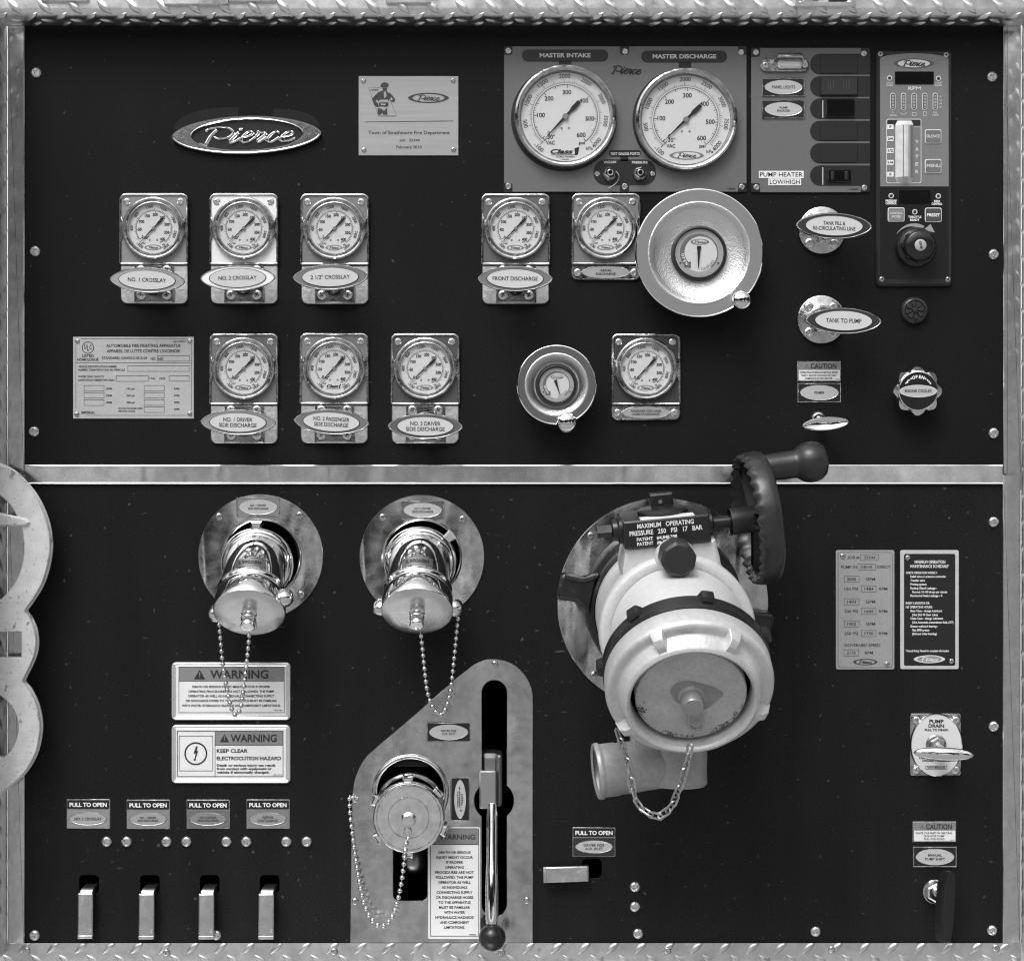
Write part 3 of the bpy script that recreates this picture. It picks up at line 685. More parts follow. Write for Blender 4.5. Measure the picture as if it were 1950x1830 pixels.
# oval-in-frame name labels
def oval_label(x0, y0, x1, y1, lines, lab, th=None, bgm=None, h=0.0, parent_h=0, group='oval name labels in chrome frames', rot=0, oval=(.90, .82), up=0.0, vert=False, wid=None):
    t = T('name_label', lab, 'label', (x0 + x1) / 2, (y0 + y1) / 2, h, group, rot)
    a = (-(x1 - x0) / 2, -(y1 - y0) / 2, (x1 - x0) / 2, (y1 - y0) / 2); e = 2.0
    t.add('frame', MB().plate(rrect(*a, 1), [rrect(a[0] + e, a[1] + e, a[2] - e, a[3] - e, .8)], 0, 2.6, .6), CHROMEW)
    t.add('field', MB().flat(rrect(a[0] + e - .4, a[1] + e - .4, a[2] - e + .4, a[3] - e + .4, .8), 1.6), bgm or BLKPL, smooth=0)
    A, B = (x1 - x0) / 2 * oval[0], (y1 - y0) / 2 * oval[1]
    if vert: o = lambda d: [(y, -x) for x, y in lens(0, 0, B - d, A - d, 1.1)]
    else: o = lambda d: lens(0, up, A - d, B - d, 1.1)
    p = t.add('oval_plate', MB().loft([(o(0), 1.7), (o(.2), 2.4), (o(.7), 2.8), (o(1.2), 2.6)], cap1=False), CHROMEW)
    q = t.add('oval_face', MB().flat(o(1.1), 2.65), mat('oval_grey', g(186), .1, .35), smooth=0)
    mb = MB(); n = len(lines); hgt = th or 4.4
    for i, s_ in enumerate(lines):
        w_ = wid[i] if wid else None
        if vert: mb.text(s_, (i - (n - 1) / 2) * 7, 0, hgt, 3, w_, rot=-90)
        else: mb.text(s_, 0, up + ((n - 1) / 2 - i) * hgt * 1.45, hgt, 3, w_)
    t.add('lettering', mb, INK, q, 0)
    return t
oval_label(1451, 149.5, 1532.5, 184.5, ['PANEL LIGHTS'], 'black-framed oval label reading PANEL LIGHTS', 5.6, wid=[44], h=4)
oval_label(1451, 191.5, 1532.5, 226.5, ['PUMP', 'ENGAGED'], 'black-framed oval label reading PUMP ENGAGED', 4, wid=[15, 24], h=4)
def tape(x0, y0, x1, y1, s_, lab, wid):
    t = T('tape_label', lab, 'label', (x0 + x1) / 2, (y0 + y1) / 2, 4, 'white printed tape labels')
    p = t.add('tape', MB().box(*t.rect(x0, y0, x1, y1), 0, .8), PAPER, smooth=0); t.add('lettering', MB().text(s_, 0, 0, 8.2, 1.1, wid), INK, p, 0)
tape(1445, 326, 1530.5, 340, 'PUMP HEATER', 'white tape label reading PUMP HEATER', 81)
tape(1463, 340.6, 1525.5, 353.5, 'LOW/HIGH', 'white tape label reading LOW/HIGH', 57)

# ------------------------------------------------------------------ pressure governor
t = GV = T('pressure_governor', 'tall black control unit with water level window and throttle knob', 'control panel', 1740, 321)
t.add('housing', MB().prism(rrect(*t.rect(1667, 97, 1813, 546), 9), 0, 9, 4), mat('housing_black', 0.012, 0, .4, bump=(600, .3, .0004)))
fo = rrect(*t.rect(1674, 105, 1804, 533), 6)
t.add('black_face', MB().flat(fo, 9.3), BLKGL if False else mat('face_black', 0.007, 0, .3), smooth=0)
ga = [t.L(1674.5, 357), t.L(1804.5, 357), t.L(1804, 116)] + [t.L(1739 + 65 * cos(R(q)), 115 - 10.5 * sin(R(q))) for q in range(8, 180, 12)] + [t.L(1674, 116)]
gf = t.add('grey_face', MB().flat(ga, 9.6), mat('governor_grey', g(118), 0, .42, var=(500, .94, 1.06)), smooth=0)
logo(t, *Z4(1199, 190), 39, 9.6, 10, mat('emblem_dark', g(85), 0, .4), mat('emblem_pale', g(205), 0, .4), INK, parent=gf, pen=4.4)
t.add('rpm_window', MB().box(*t.rect(1702, 139, 1776, 163.5), 9.6, 11, .6, 2), mat('display_dark', .008, 0, .08))
t.add('lower_display', MB().box(*t.rect(1709, 364, 1770, 391), 9.3, 10.2, .6, 2), mat('display_dark', .008, 0, .08))
lw = MB().text('RPM', *Z4(1203, 359), 7.4, 10, 24, .012)
for x, a_, b_ in ((1692, 'CHECK', 'ENGINE'), (1784.5, 'STOP', 'ENGINE')): lw.text(a_, *t.L(x, 160), 2.6, 10, 12) if False else None
lw = MB().text('RPM', *t.L(1739.5, 171), 7.4, 10, 24, .012)
for x, a_, b_ in ((1692, 'CHECK', 'ENGINE'), (1785, 'STOP', 'ENGINE')): lw.text(a_, *t.L(x, 160.5), 3.4, 10, 12).text(b_, *t.L(x, 165.3), 3.4, 10, 13)
lw.text('SILENCE', *t.L(1774.5, 262), 5.6, 12.2, 26, .012).text('MENU', *t.L(1775, 318), 6.4, 12.2, 26, .012)
for i, c in enumerate('WATER'): lw.text(c, *t.L(1744, 272 + 14.2 * i), 6.4, 10, 6, .02)
for i, c in enumerate('PUMP'): lw.text(c, *t.L(1789, 187 + 6.6 * i), 4, 10)
lw.text('S', *t.L(1698.5, 217), 3.6, 10).text('TRANS', *t.L(1698.5, 222), 2.6, 10, 13).text('OIL', *t.L(1779, 217), 3.6, 10, 8).text('TEMP', *t.L(1779, 222), 2.6, 10, 13)
lw.line([t.L(*p) for p in ((1713, 217), (1716, 220), (1722, 220), (1725, 216))], .9, 10).frame(*t.rect(1735, 217, 1743, 223), .8, 10).frame(*t.rect(1756, 215, 1762, 223.5), .8, 10)
for i in range(3): lw.line([t.L(1739 + 4 * i, 245), t.L(1740.5 + 4 * i, 243), t.L(1742 + 4 * i, 245)], .8, 10)
t.add('pale_lettering', lw, mat('governor_pale', g(205), 0, .4), gf, 0)
for i in range(5):
    x = 1698.5 + 20.1 * i; b = t.add('bar_display', MB().box(*t.rect(x - 5, 179.5, x + 5, 212), 9.6, 10.3, .4, 4), mat('governor_pale', g(205), 0, .4))
    t.add('bar_window', MB().box(*t.rect(x - 3.6, 181, x + 3.6, 210.5), 10.2, 10.8, .3, 3), mat('bar_grey', g(70), 0, .3), b)
    m2 = MB()
    for k in range(9): m2.box(*t.rect(x - 2.2, 184 + 2.8 * k, x + 2.2, 185.6 + 2.8 * k), 10.7, 11)
    t.add('bar_segment', m2, mat('bar_pale', g(175), 0, .4), b, 0)
for x, y in ((1692, 151.5), (1785, 152.3), (1695, 375), (1784.5, 375.5), (1740, 405.5)):
    r = t.add('indicator_ring', MB().lathe([(5, 9.3), (5, 10.6), (3.6, 11), (3.2, 10.4), (3.2, 9.6)], 20, c=t.L(x, y)), mat('ring_pale', g(215), 0, .3)); t.add('indicator_light', MB().lathe([(3.3, 9.6), (2.6, 11), (0, 11.6)], 16, c=t.L(x, y)), mat('lens_grey', g(60), 0, .15), r)
# water level window
w_ = t.add('water_window', MB().plate(rrect(*t.rect(1686, 229, 1752.5, 351.5), 4), [rrect(*t.rect(1687.2, 230.4, 1751.3, 350.2), 3)], 9.6, 10.4, .3), mat('ring_pale', g(215), 0, .3))
m2 = MB().box(*t.rect(1687.5, 230.5, 1700.5, 241), 9.6, 10)
t.add('window_corner', MB().flat(t_ := rrect(*t.rect(1688, 231, 1751, 242), 2), 9.8), INK, w_, 0)
lab = MB(); ltx = MB()
for y, s_ in ((244, 'F'), (266.5, '3/4'), (289, '1/2'), (311.5, '1/4'), (334, 'E')):
    lab.box(*t.rect(1687.6, y - 4.6, 1699.6, y + 4.6), 9.7, 10.1); ltx.text(s_, *t.L(1693.6, y), 4.8, 10.4, {'F': 3.6, 'E': 4}.get(s_, 9.6), .02)
t.add('level_tab', lab, WHITE, w_, 0); t.add('level_lettering', ltx, INK, w_, 0)
mb = MB(); u0, v0, u1, v1 = t.rect(1702.5, 232, 1737.5, 349)
for k, (a_, b_) in enumerate(((0, .2), (.2, .5), (.5, .8), (.8, 1))): pass
cs = [(0, 9.7), (.04, 13), (.2, 17), (.36, 21), (.5, 22), (.66, 20), (.85, 15), (.97, 12), (1, 9.7)]
vs = []; fs = []
for v, s_, z in ((v0, .8, .0), (v0 + 9, 1, 1), (v1 - 9, 1, 1), (v1, .8, .0)):
    for f, w0 in cs: vs.append((u0 + (u1 - u0) * (.5 + (f - .5) * s_), v, 9.7 + (w0 - 9.7) * z))
for r_ in range(3):
    for k in range(len(cs) - 1): fs.append((r_ * 9 + k, r_ * 9 + k + 1, r_ * 9 + 10 + k, r_ * 9 + 9 + k))
mb.add(vs, fs)
t.add('sight_tube', mb, mat('sight_plastic', .72, 0, .16, coat=.6, bump=(200, .3, .001), var=(60, .8, 1.1)), w_, 20)
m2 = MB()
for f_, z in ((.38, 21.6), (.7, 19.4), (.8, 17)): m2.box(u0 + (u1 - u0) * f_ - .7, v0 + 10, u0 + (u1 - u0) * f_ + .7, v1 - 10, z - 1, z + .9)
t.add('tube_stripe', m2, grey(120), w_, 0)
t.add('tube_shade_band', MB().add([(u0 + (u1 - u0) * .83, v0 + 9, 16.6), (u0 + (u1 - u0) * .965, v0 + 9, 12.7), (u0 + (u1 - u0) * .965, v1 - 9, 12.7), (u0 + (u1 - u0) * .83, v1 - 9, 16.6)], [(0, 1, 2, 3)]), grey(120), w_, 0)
# buttons
def btn(x0, y0, x1, y1, v, edge=190):
    b = t.add('push_button', MB().box(*t.rect(x0, y0, x1, y1), 9.3, 11.3, .8, 3.5), mat('ring_pale', g(215), 0, .3))
    t.add('button_face', MB().box(*t.rect(x0 + 1.4, y0 + 1.4, x1 - 1.4, y1 - 1.4), 11, 11.8, .4, 3), grey(v), b)
btn(1759, 249, 1790.5, 276, 108); btn(1759, 305.5, 1790.5, 332.5, 108); btn(1688.5, 397, 1720.5, 424.5, 128); btn(1759, 397.5, 1791, 425, 72)
lw = MB()
for a_, x, y, w2 in (('PRESSURE', 1695, 384.4, 21), ('CONTROL', 1695, 389.2, 21), ('RPM', 1782, 385.2, 11), ('CONTROL', 1782, 390.2, 20), ('THROTTLE', 1740, 415, 25), ('READY', 1740, 420.6, 18)): lw.text(a_, *t.L(x, y), 4.2, 10, w2, .018)
lw.text('PRESET', *t.L(1775, 411.5), 6, 12.2, 25, .014)
t.add('white_lettering', lw, WHITE, None, 0)
t.add('button_lettering', MB().text('CONTROL', *t.L(1704.5, 408), 4.4, 12.2, 25, .012).text('MODE', *t.L(1704.5, 414.6), 4.4, 12.2, 16, .012), mat('governor_pale', g(205), 0, .4), None, 0)
ci = (1741, 475); oa, ia = [], []
for q in range(150, 54, -6):
    f = (150 - q) / 90; oa.append(t.L(1739 + 38.5 * cos(R(q)), 467 - 40 * sin(R(q)))); ia.append(t.L(1739 + (38 - 7.5 * min(f * 1.2, 1)) * cos(R(q)), 467 - (39.5 - 7.5 * min(f * 1.2, 1)) * sin(R(q))))
mb = MB().add([(p[0], p[1], 9.8) for p in oa + ia], [(i, i + 1, len(oa) + i + 1, len(oa) + i) for i in range(len(oa) - 1)]).flat([t.L(1756, 439.5), t.L(1770, 428.5), t.L(1778, 444.5)], 9.9)
t.add('turn_arrow', mb, grey(150), None, 0)
u, v = t.L(1741, 474)
kb = t.add('throttle_knob', MB().lathe([(38, 9.5), (38, 22), (36, 26), (33, 28), (29, 31), (29, 50), (27, 54), (24, 56), (11, 56)], 48, c=(u, v)), mat('knob_black', .012, 0, .22))
mb = MB()
for k in range(8):
    q = 2 * pi * k / 8; mb.box(-3, 27, 3, 31.5, 30, 48, 1.5, M=Matrix.Translation((u, v, 0)) @ Matrix.Rotation(q, 4, 'Z'))
t.add('knob_rib', mb, mat('knob_black', .012, 0, .22), kb)
t.add('knob_button', MB().lathe([(11, 55), (11, 57.5), (9.5, 58.5), (0, 58.5)], 28, c=(u, v)), grey(165), kb); t.add('knob_lettering', MB().text('STOP', u, v, 4.6, 59, 15, .02, rot=-78), BLKPL, kb, 0)
for x, y in ((1675, 105.5), (1800, 107), (1677.5, 533), (1803, 533.5)): t.screw(x, y, 5.3, 8.6)
# ------------------------------------------------------------------ line gauges in chrome surrounds
def small_dial():
    ink, ik2, psi = MB(), MB(), MB()
    for i in range(9):
        a = R(218 - 33.6 * i); r = 26.2 if 0 < i < 8 else 26.5
        ink.text(str(i * 50), r * cos(a), r * sin(a), 5.8, .4, wid=3.2 if i == 0 else 6.8 if i == 1 else 10, bold=.024)
    ink.line([(33 * cos(R(218 - 2.24 * i)), 33 * sin(R(218 - 2.24 * i))) for i in range(121)], .55, .35)
    for i in range(81):
        a = R(218 - 3.36 * i); L = 4.4 if i % 10 == 0 else 2.2
        (ink if i % 10 == 0 else psi).line([(33 * cos(a), 33 * sin(a)), ((33 - (L if i % 10 == 0 else 0) + (0 if i % 10 == 0 else L)) * cos(a), (33 - (L if i % 10 == 0 else 0) + (0 if i % 10 == 0 else L)) * sin(a))], .75 if i % 10 == 0 else .42, .33)
    for i in range(57):
        a = R(232 - 5.15 * i); L = 4 if i % 4 == 0 else 2
        psi.line([(34.2 * cos(a), 34.2 * sin(a)), ((34.2 + L) * cos(a), (34.2 + L) * sin(a))], .5, .33)
    for st, a in (('400', 180), ('800', 142), ('1200', 101), ('1600', 63), ('2000', 23), ('2400', -16), ('2800', -56), ('-100', 231)):
        q = a - 90 if -20 < a < 200 else a + 90
        ik2.text(st, 41.6 * cos(R(a)), 41.6 * sin(R(a)), 5.8, .4, rot=q, wid=len(st) * 3.5, bold=.008)
    ink.text('30"', -13.5, -18, 5, .4, 9, .006)
    psi.text('VAC', -18.5, -28.5, 3.2, .4, 6.5, .01).text('psi', 15, -25, 3, .4, 5).text('kPa', 19, -31, 3, .4, 5.5)
    return ink.mesh('numerals', INK, 0), ik2.mesh('outer_scale', mat('scale_grey', g(62), 0, .5), 0), psi.mesh('scale_marks', mat('scale_grey', g(62), 0, .5), 0)
SDI, SDO, SDP = small_dial()
BLOCKM = mat('fine_grain_plate', 0.74, 1, 0.36, bump=[(500, .4, .0006)], rvar=(200, .3, .42), var=(260, .9, 1.05))
DULLCH = mat('dull_bracket_chrome', 0.3, 1, .16, bump=[(60, .4, .002), (420, .2, .0006)], rvar=(160, .08, .3), var=(110, .65, 1.25))
def sur():
    o = rrect(-66, -69, 66, 67, [4, 4, 13, 13]); i = offset(o, 5)
    m = MB().loft([(o, 0), (o, 7), (offset(o, .8), 9.6), (offset(o, 2.4), 10.4), (offset(o, 4.2), 9.4), (i, 7)], cap1=False)
    for s_ in (-1, 1):     # the frame swells where the bezel passes
        m.prism([(s_ * 61, 22), (s_ * 63.8, 20), (s_ * 64.4, 0), (s_ * 63.8, -20), (s_ * 61, -22), (s_ * 57.5, -10), (s_ * 57.5, 10)], 6, 11, 1.2)
    return m
def bez(): return MB().lathe([(60, 6), (60, 13), (58.6, 17), (56, 18.6), (53.4, 18), (51.6, 15.6), (50.4, 17.4), (49, 18), (47.8, 16.5), (47.2, 8)], 72)
def gauge(px, py, face, lab, lower=None, name=None, klass=False, low_lines=None, th=4.4):
    t = T('line_gauge', lab, 'gauge', px, py, group='line pressure gauges in chrome surrounds')
    t.add('surround', sur, CHROMEW, key='surround')
    t.add('face_plate', MB().flat(offset(rrect(-66, -69, 66, 67, [4, 4, 13, 13]), 4.6), 7.2), grey(face, .32), smooth=0)
    for s_ in (-1, 1): t.screw(0, 0, 7.0, 7.2, 'flat', uv=(s_ * 51 - .5, 51))
    t.add('bezel', bez, CHROMEW, key='bezel')
    d = t.add('dial', lambda: MB().flat(circ(0, 0, 48, 56), 10), DIAL, smooth=0, key='small_dial')
    for me in (SDI, SDO, SDP): o = link(me.name, me, d); o.location = (0, -10 * S, 0)
    t.add('needle', needle(42, 26, 5.2, 225 + random.uniform(-3, 1.5), 12), INK)
    t.add('hub', lambda: MB().lathe([(3.4, 11.5), (3.4, 13.2), (2.7, 13.8), (0, 13.8)], 16), mat('hub_grey', g(150), .6, .35), key='small_hub')
    t.add('dial_screw', lambda: MB().lathe([(1.9, 10.2), (1.6, 10.9), (0, 10.9)], 8, c=(-7.6, -21.8)).lathe([(1.9, 10.2), (1.6, 10.9), (0, 10.9)], 8, c=(6.6, -21.8)), mat('hub_grey', g(150), .6, .35), key='small_dial_screw')
    if klass: t.add('dial_lettering', MB().text('Class', -3, -34, 5.6, 10.4, 22, .03, .2).text('1', 11, -34, 7.6, 10.4, 4.5, .02, .2).line([(-15, -38.5), (12, -38.5)], .7, 10.4), INK, d, 0)
    else: logo(t, px - 1, py + 36.4, 16.5, 5.2, 10.4, mat('emblem_grey', g(95), 0, .5), None, INK, parent=d, pen=3.6)
    t.add('glass', lambda: MB().flat(circ(0, 0, 47.8, 56), 14.5), GLASS, smooth=0, key='small_glass')
    if low_lines:   # short name strip below with an oval
        t.add('name_strip', lambda: MB().prism(rrect(-65, -97, 65, -70, [12, 12, 2, 2]), 0, 7.5, 2), CHROMEW, key='name_strip')
        t.add('oval_rim', lambda: MB().loft([(lens(0, -83, 47, 12.6, 1.15), 7.4), (lens(0, -83, 46.2, 12, 1.15), 8.8), (lens(0, -83, 45, 11.2, 1.15), 8)], cap1=False), CHROME, key='oval_rim')
        f = t.add('oval_face', lambda: MB().flat(lens(0, -83, 45.2, 11.3, 1.15), 8.1), grey(158), smooth=0, key='strip_oval')
        mb = MB()
        for i, s_ in enumerate(low_lines): mb.text(s_[0], 0, -83 + (.5 - i) * th * 1.5, th, 8.5, s_[1])
        t.add('lettering', mb, INK, f, 0)
        for s_ in (-1, 1): t.screw(0, 0, 7.5, 7.4, 'flat', uv=(s_ * 54, -83.5))
    else:           # handle bracket below
        t.add('lower_plate', lambda: MB().prism(rrect(-63.5, -142, 63.5, -70, [12, 12, 2, 2]), 0, 6, 1.5), BLOCKM, key='lower_plate')
        def saddle():
            m = MB().prism([(-37, -141.5), (39, -141.5), (39, -112), (33, -104), (34, -96), (38, -88), (38, -71), (-36, -71), (-36, -88), (-32, -96), (-32, -104), (-37, -112)], 5.8, 12, 2.5)
            return m.lathe([(24, 11.8), (22, 22), (16, 30), (13, 34), (0, 34)], 32, c=(0, -106))
        t.add('handle_bracket', saddle, DULLCH, key='saddle')
        for u in (-24, 25):
            for v in (-79, -126): t.screw(0, 0, 9.2, 11.6, 'flat', uv=(u, v))
    return t
def handle(px, py, h, rot, band, lines, lab, th=7.2, wid=None, a=70.5, b=24, rod=(0, 0), name='pull_control', group='oval pull handles with printed names', rodr=7):
    t = T(name, lab, 'pull handle', px, py, h, group, rot)
    o = lambda d: lens(0, 0, a - d, b - d * .85, 1.22); q = lambda d: lens(0, 0, a * .745 - d, b * .735 - d, 1.06)
    t.add('grip', MB().loft([(o(22), -15), (o(7), -12), (o(1), -7), (o(0), -4), (o(.5), -.8), (o(2.2), .5), (o(3.6), -.2), (o(4), -1)], cap0=True, cap1=False), CHROME, smooth=50)
    t.add('colour_band', MB().band(o(3.4), q(-.8), -.5), grey(band, .3), smooth=0)
    n = t.add('plate_shade_ring', MB().loft([(q(-1.2), -.6), (q(-.5), .9), (q(.1), 1.1), (q(.7), .8)], cap1=False), mat('groove_shade_paint', .06, .5, .3))  # ring coloured dark to paint the shade of a recess round the plate
    f = t.add('name_face', MB().flat(q(.4), .9), mat('handle_face', g(200), 0, .35), smooth=0)
    mb = MB(); k = len(lines)
    for i, s_ in enumerate(lines): mb.text(s_, 0, ((k - 1) / 2 - i) * th * 1.42, th, 1.3, wid[i])
    t.add('lettering', mb, INK, f, 0)
    t.add('rod', MB().tube([(rod[0] * .2, rod[1] * .2, -12), (rod[0], rod[1], -h)], rodr, 16), CHROMEW)
    return t
for px, py, face, lab, hd in (
    (294.5, 436.5, 138, 'grey-faced pressure gauge above the NO. 1 CROSSLAY handle', (280, 533.5, 82, -2, 158, ['NO. 1 CROSSLAY'], [71], 'grey oval pull handle reading NO. 1 CROSSLAY, first in the upper row')),
    (465.5, 436.5, 232, 'white-faced pressure gauge above the NO. 2 CROSSLAY handle', (452.5, 529.5, 82, 1, 236, ['NO. 2 CROSSLAY'], [71], 'white-rimmed oval pull handle reading NO. 2 CROSSLAY')),
    (638, 437, 120, 'mid-grey pressure gauge above the 2 1/2" CROSSLAY handle', (629, 528, 82, 1, 118, ['2 1/2" CROSSLAY'], [73], 'oval pull handle reading 2 1/2" CROSSLAY')),
    (982, 437, 96, 'dark grey pressure gauge above the FRONT DISCHARGE handle', (981, 531, 82, -.5, 118, ['FRONT DISCHARGE'], [84], 'oval pull handle reading FRONT DISCHARGE')),
    (465.5, 702.5, 112, 'grey-faced pressure gauge above the NO. 1 DRIVER SIDE DISCHARGE handle', (453, 804.5, 82, -1, 140, ['NO. 1 DRIVER', 'SIDE DISCHARGE'], [54, 70], 'pale-banded oval handle reading NO. 1 DRIVER SIDE DISCHARGE near the certification plaque')),
    (637, 702, 126, 'pressure gauge marked Class 1 above the NO. 2 PASSENGER handle', (631, 803.5, 82, -3, 112, ['NO. 2 PASSENGER', 'SIDE DISCHARGE'], [67, 64], 'tilted oval pull handle reading NO. 2 PASSENGER SIDE DISCHARGE')),
    (810, 702.5, 78, 'dark-faced pressure gauge above the NO. 3 DRIVER SIDE DISCHARGE handle', (810, 812, 82, -.5, 92, ['NO. 3 DRIVER', 'SIDE DISCHARGE'], [56, 72], 'dark-banded oval handle reading NO. 3 DRIVER SIDE DISCHARGE under the dark-faced gauge'))):
    gauge(px, py, face, lab, klass='Class' in lab)
    handle(hd[0], hd[1], hd[2], hd[3], hd[4], hd[5], hd[7], wid=hd[6])
gauge(1153.5, 436.5, 118, 'pressure gauge over the AERIAL DISCHARGE name strip', low_lines=[('AERIAL', 22), ('DISCHARGE', 37)])
gauge(1229.5, 703, 58, 'charcoal-faced pressure gauge over the PASSENGER SIDE LARGE DIAMETER strip', low_lines=[('PASSENGER SIDE LARGE', 57), ('DIAMETER DISCHARGE', 52)], th=4)

# ------------------------------------------------------------------ crank wheels
def crank(px, py, r, dish, hubr, dialr, band, h, kang, kr, krad, lab, nang, tilt=0):
    t = T('crank_wheel', lab, 'hand wheel', px, py, 0, 'chrome crank wheels with position dials')
    # root sits on the panel; the wheel stands h in front of it, so the axis is shifted towards the lens centre line
    k = (D - h) / D; du, dv = (px - PX) * (k - 1), (PY - py) * (k - 1)
    M0 = Matrix.Translation((du, dv, 0)); c0 = lambda: MB(M0)
    t.add('shaft', c0().lathe([(22, 0), (22, h - 18), (hubr, h - 14)], 32), CHROMEW)
    t.add('rim', c0().lathe([(r * .7, h - 22), (r - 8, h - 18), (r - 1.5, h - 8), (r, h - 3), (r - .8, h - .4), (r - 2.2, h), (r - 3.4, h - .8)], 96), CHROME)
    t.add('colour_band', c0().lathe([(r - 3, h - .7), (dish + 4.5, h - .7)], 96), mat('wheel_band_%d' % band, g(band), .25, .3))
    t.add('dish', c0().lathe([(dish + 5, h - .8), (dish + 3.2, h + .6), (dish + 1, h), (dish - 3, h - 4), (dish - 7, h - 6), (dish - 8, h - 7), (dish * .78, h - 9.5), (hubr + (dish - hubr) * .3, h - 12), (hubr, h - 12.5)], 96), SATIN, smooth=60)
    t.add('hub_ring', c0().lathe([(hubr + 2, h - 16), (hubr + 1, h - 4), (hubr - 1.5, h + 2), (hubr - 4, h + 2.6), (dialr + 1.5, h + 1), (dialr, h - 4)], 64), mat('hub_black', .007, 0, .42))
    d = t.add('dial', c0().flat(circ(0, 0, dialr, 56), h - 3), mat('crank_dial', g(206), 0, .4), smooth=0)
    f = dialr / 45.0; z = h - 2.6
    t.add('dial_ring', c0().band(circ(0, 0, 44 * f, 56), circ(0, 0, 35 * f, 56), z), grey(160), d, 0)
    mb = c0(); N = 24
    aa = [R(225 - (225 - 65) * i / N) for i in range(N + 1)]
    vs = [(q * f * cos(a), q * f * sin(a), z + .3) for a in aa for q in (36.5 - 1.5 * max(0, (225 - math.degrees(a)) / 160 - .6), 26 + 7 * ((225 - math.degrees(a)) / 160))]
    mb.add(vs, [(2 * i, 2 * i + 1, 2 * i + 3, 2 * i + 2) for i in range(N)])
    a2 = [R(65 - 115 * i / N) for i in range(N + 1)]
    mb.line([(34.5 * f * cos(a), 34.5 * f * sin(a)) for a in a2], 2.2 * f, z + .3)
    mb.flat([(40 * f * cos(R(222)), 40 * f * sin(R(222))), (22 * f * cos(R(222)), 22 * f * sin(R(222))), (32 * f * cos(R(240)), 32 * f * sin(R(240)))], z + .3)
    t.add('open_arrow', mb, grey(105), d, 0)
    mb = c0().arc_text('OPEN', 0, 0, 31 * f, 203, 5.2 * f, z + .7, bold=.012, pitch=6 * f, inward=True); t.add('open_lettering', mb, WHITE, d, 0)
    t.add('close_lettering', c0().arc_text('CLOSED', 0, 0, 30 * f, 305, 5 * f, z + .7, pitch=5 * f, inward=True), grey(120), d, 0)
    mb = c0()
    for x in (208, 332): mb.flat(circ(40 * f * cos(R(x)), 40 * f * sin(R(x)), 2 * f, 10), z + .4)
    mb.script(1.5 * f, 20.5 * f, 24 * f, z + .5, pen=3.2).band(lens(1 * f, 21 * f, 17 * f, 5.2 * f, 1.2), lens(1 * f, 21 * f, 14.5 * f, 4.5 * f, 1.1), z + .4)
    t.add('dial_marks', mb, grey(70), d, 0)
    c, s_ = cos(R(nang)), sin(R(nang)); tp = 33 * f; tl = 8 * f
    mb = c0().prism([(x * c - y * s_ - 1 * f, x * s_ + y * c + 5 * f) for x, y in ((tp, -.5 * f), (tp, .5 * f), (0, 2.8 * f), (-tl, 4.2 * f), (-tl, -4.2 * f), (0, -2.8 * f))], z + 1, z + 2.2)
    t.add('pointer', mb, BLKPL)
    t.add('glass', c0().flat(circ(0, 0, dialr, 48), h + 1), GLASS, smooth=0)
    ku, kv = krad * cos(R(kang)), krad * sin(R(kang))
    t.add('crank_knob', c0().lathe([(kr * .75, h - 3), (kr * .6, h + 2), (kr * .55, h + 14), (kr * .8, h + 20), (kr, h + 30), (kr * .98, h + 38), (kr * .85, h + 43), (kr * .78, h + 43.5), (kr * .74, h + 42.5), (kr * .5, h + 44.5), (0, h + 45.5)], 40, c=(ku, kv)), CHROME)
    return t
crank(1332, 482, 121, 92, 51, 45, 140, 62, -51, 18.5, 119, 'large chrome crank wheel with open pointer dial below the master gauges', 268)
crank(1060, 733, 75.5, 55, 38.5, 32, 96, 58, -76, 19, 74, 'small chrome crank wheel between the line gauges', 288)

# ------------------------------------------------------------------ T-handles on round flanges
for px, py, r, hx, hy, lab, lab2, lines, wd, th in (
    (1564.5, 439.5, 46, 1588.5, 430.5, 'round chrome flange behind the TANK FILL handle', 'oval pull handle reading TANK FILL & RE-CIRCULATING LINE', ['TANK FILL &', 'RE-CIRCULATING LINE'], [41, 79], 6.8),
    (1563.5, 609, 47, 1606.5, 611, 'round chrome flange behind the TANK TO PUMP handle', 'black-banded oval pull handle reading TANK TO PUMP', ['TANK TO PUMP'], [66], 8)):
    t = T('round_flange', lab, 'flange', px, py, 0, 'round chrome flanges')
    t.add('disc', MB().lathe([(r, 0), (r, 3), (r - 1.5, 6), (r - 4, 7), (30, 7), (22, 12), (16, 20), (12, 30), (0, 30)], 56), CHROMEW)
    for u in (-24, 22):
        for v in (-25, 23): t.screw(0, 0, 9.5, 7, 'flat', uv=(u, v))
    h = 84; k = (D - h) / D
    handle(hx, hy, h, -1.5, 52, lines, lab2, th, wd, a=71.5, b=25, rod=((px - PX) - (hx - PX) * k, (PY - py) - (PY - hy) * k))

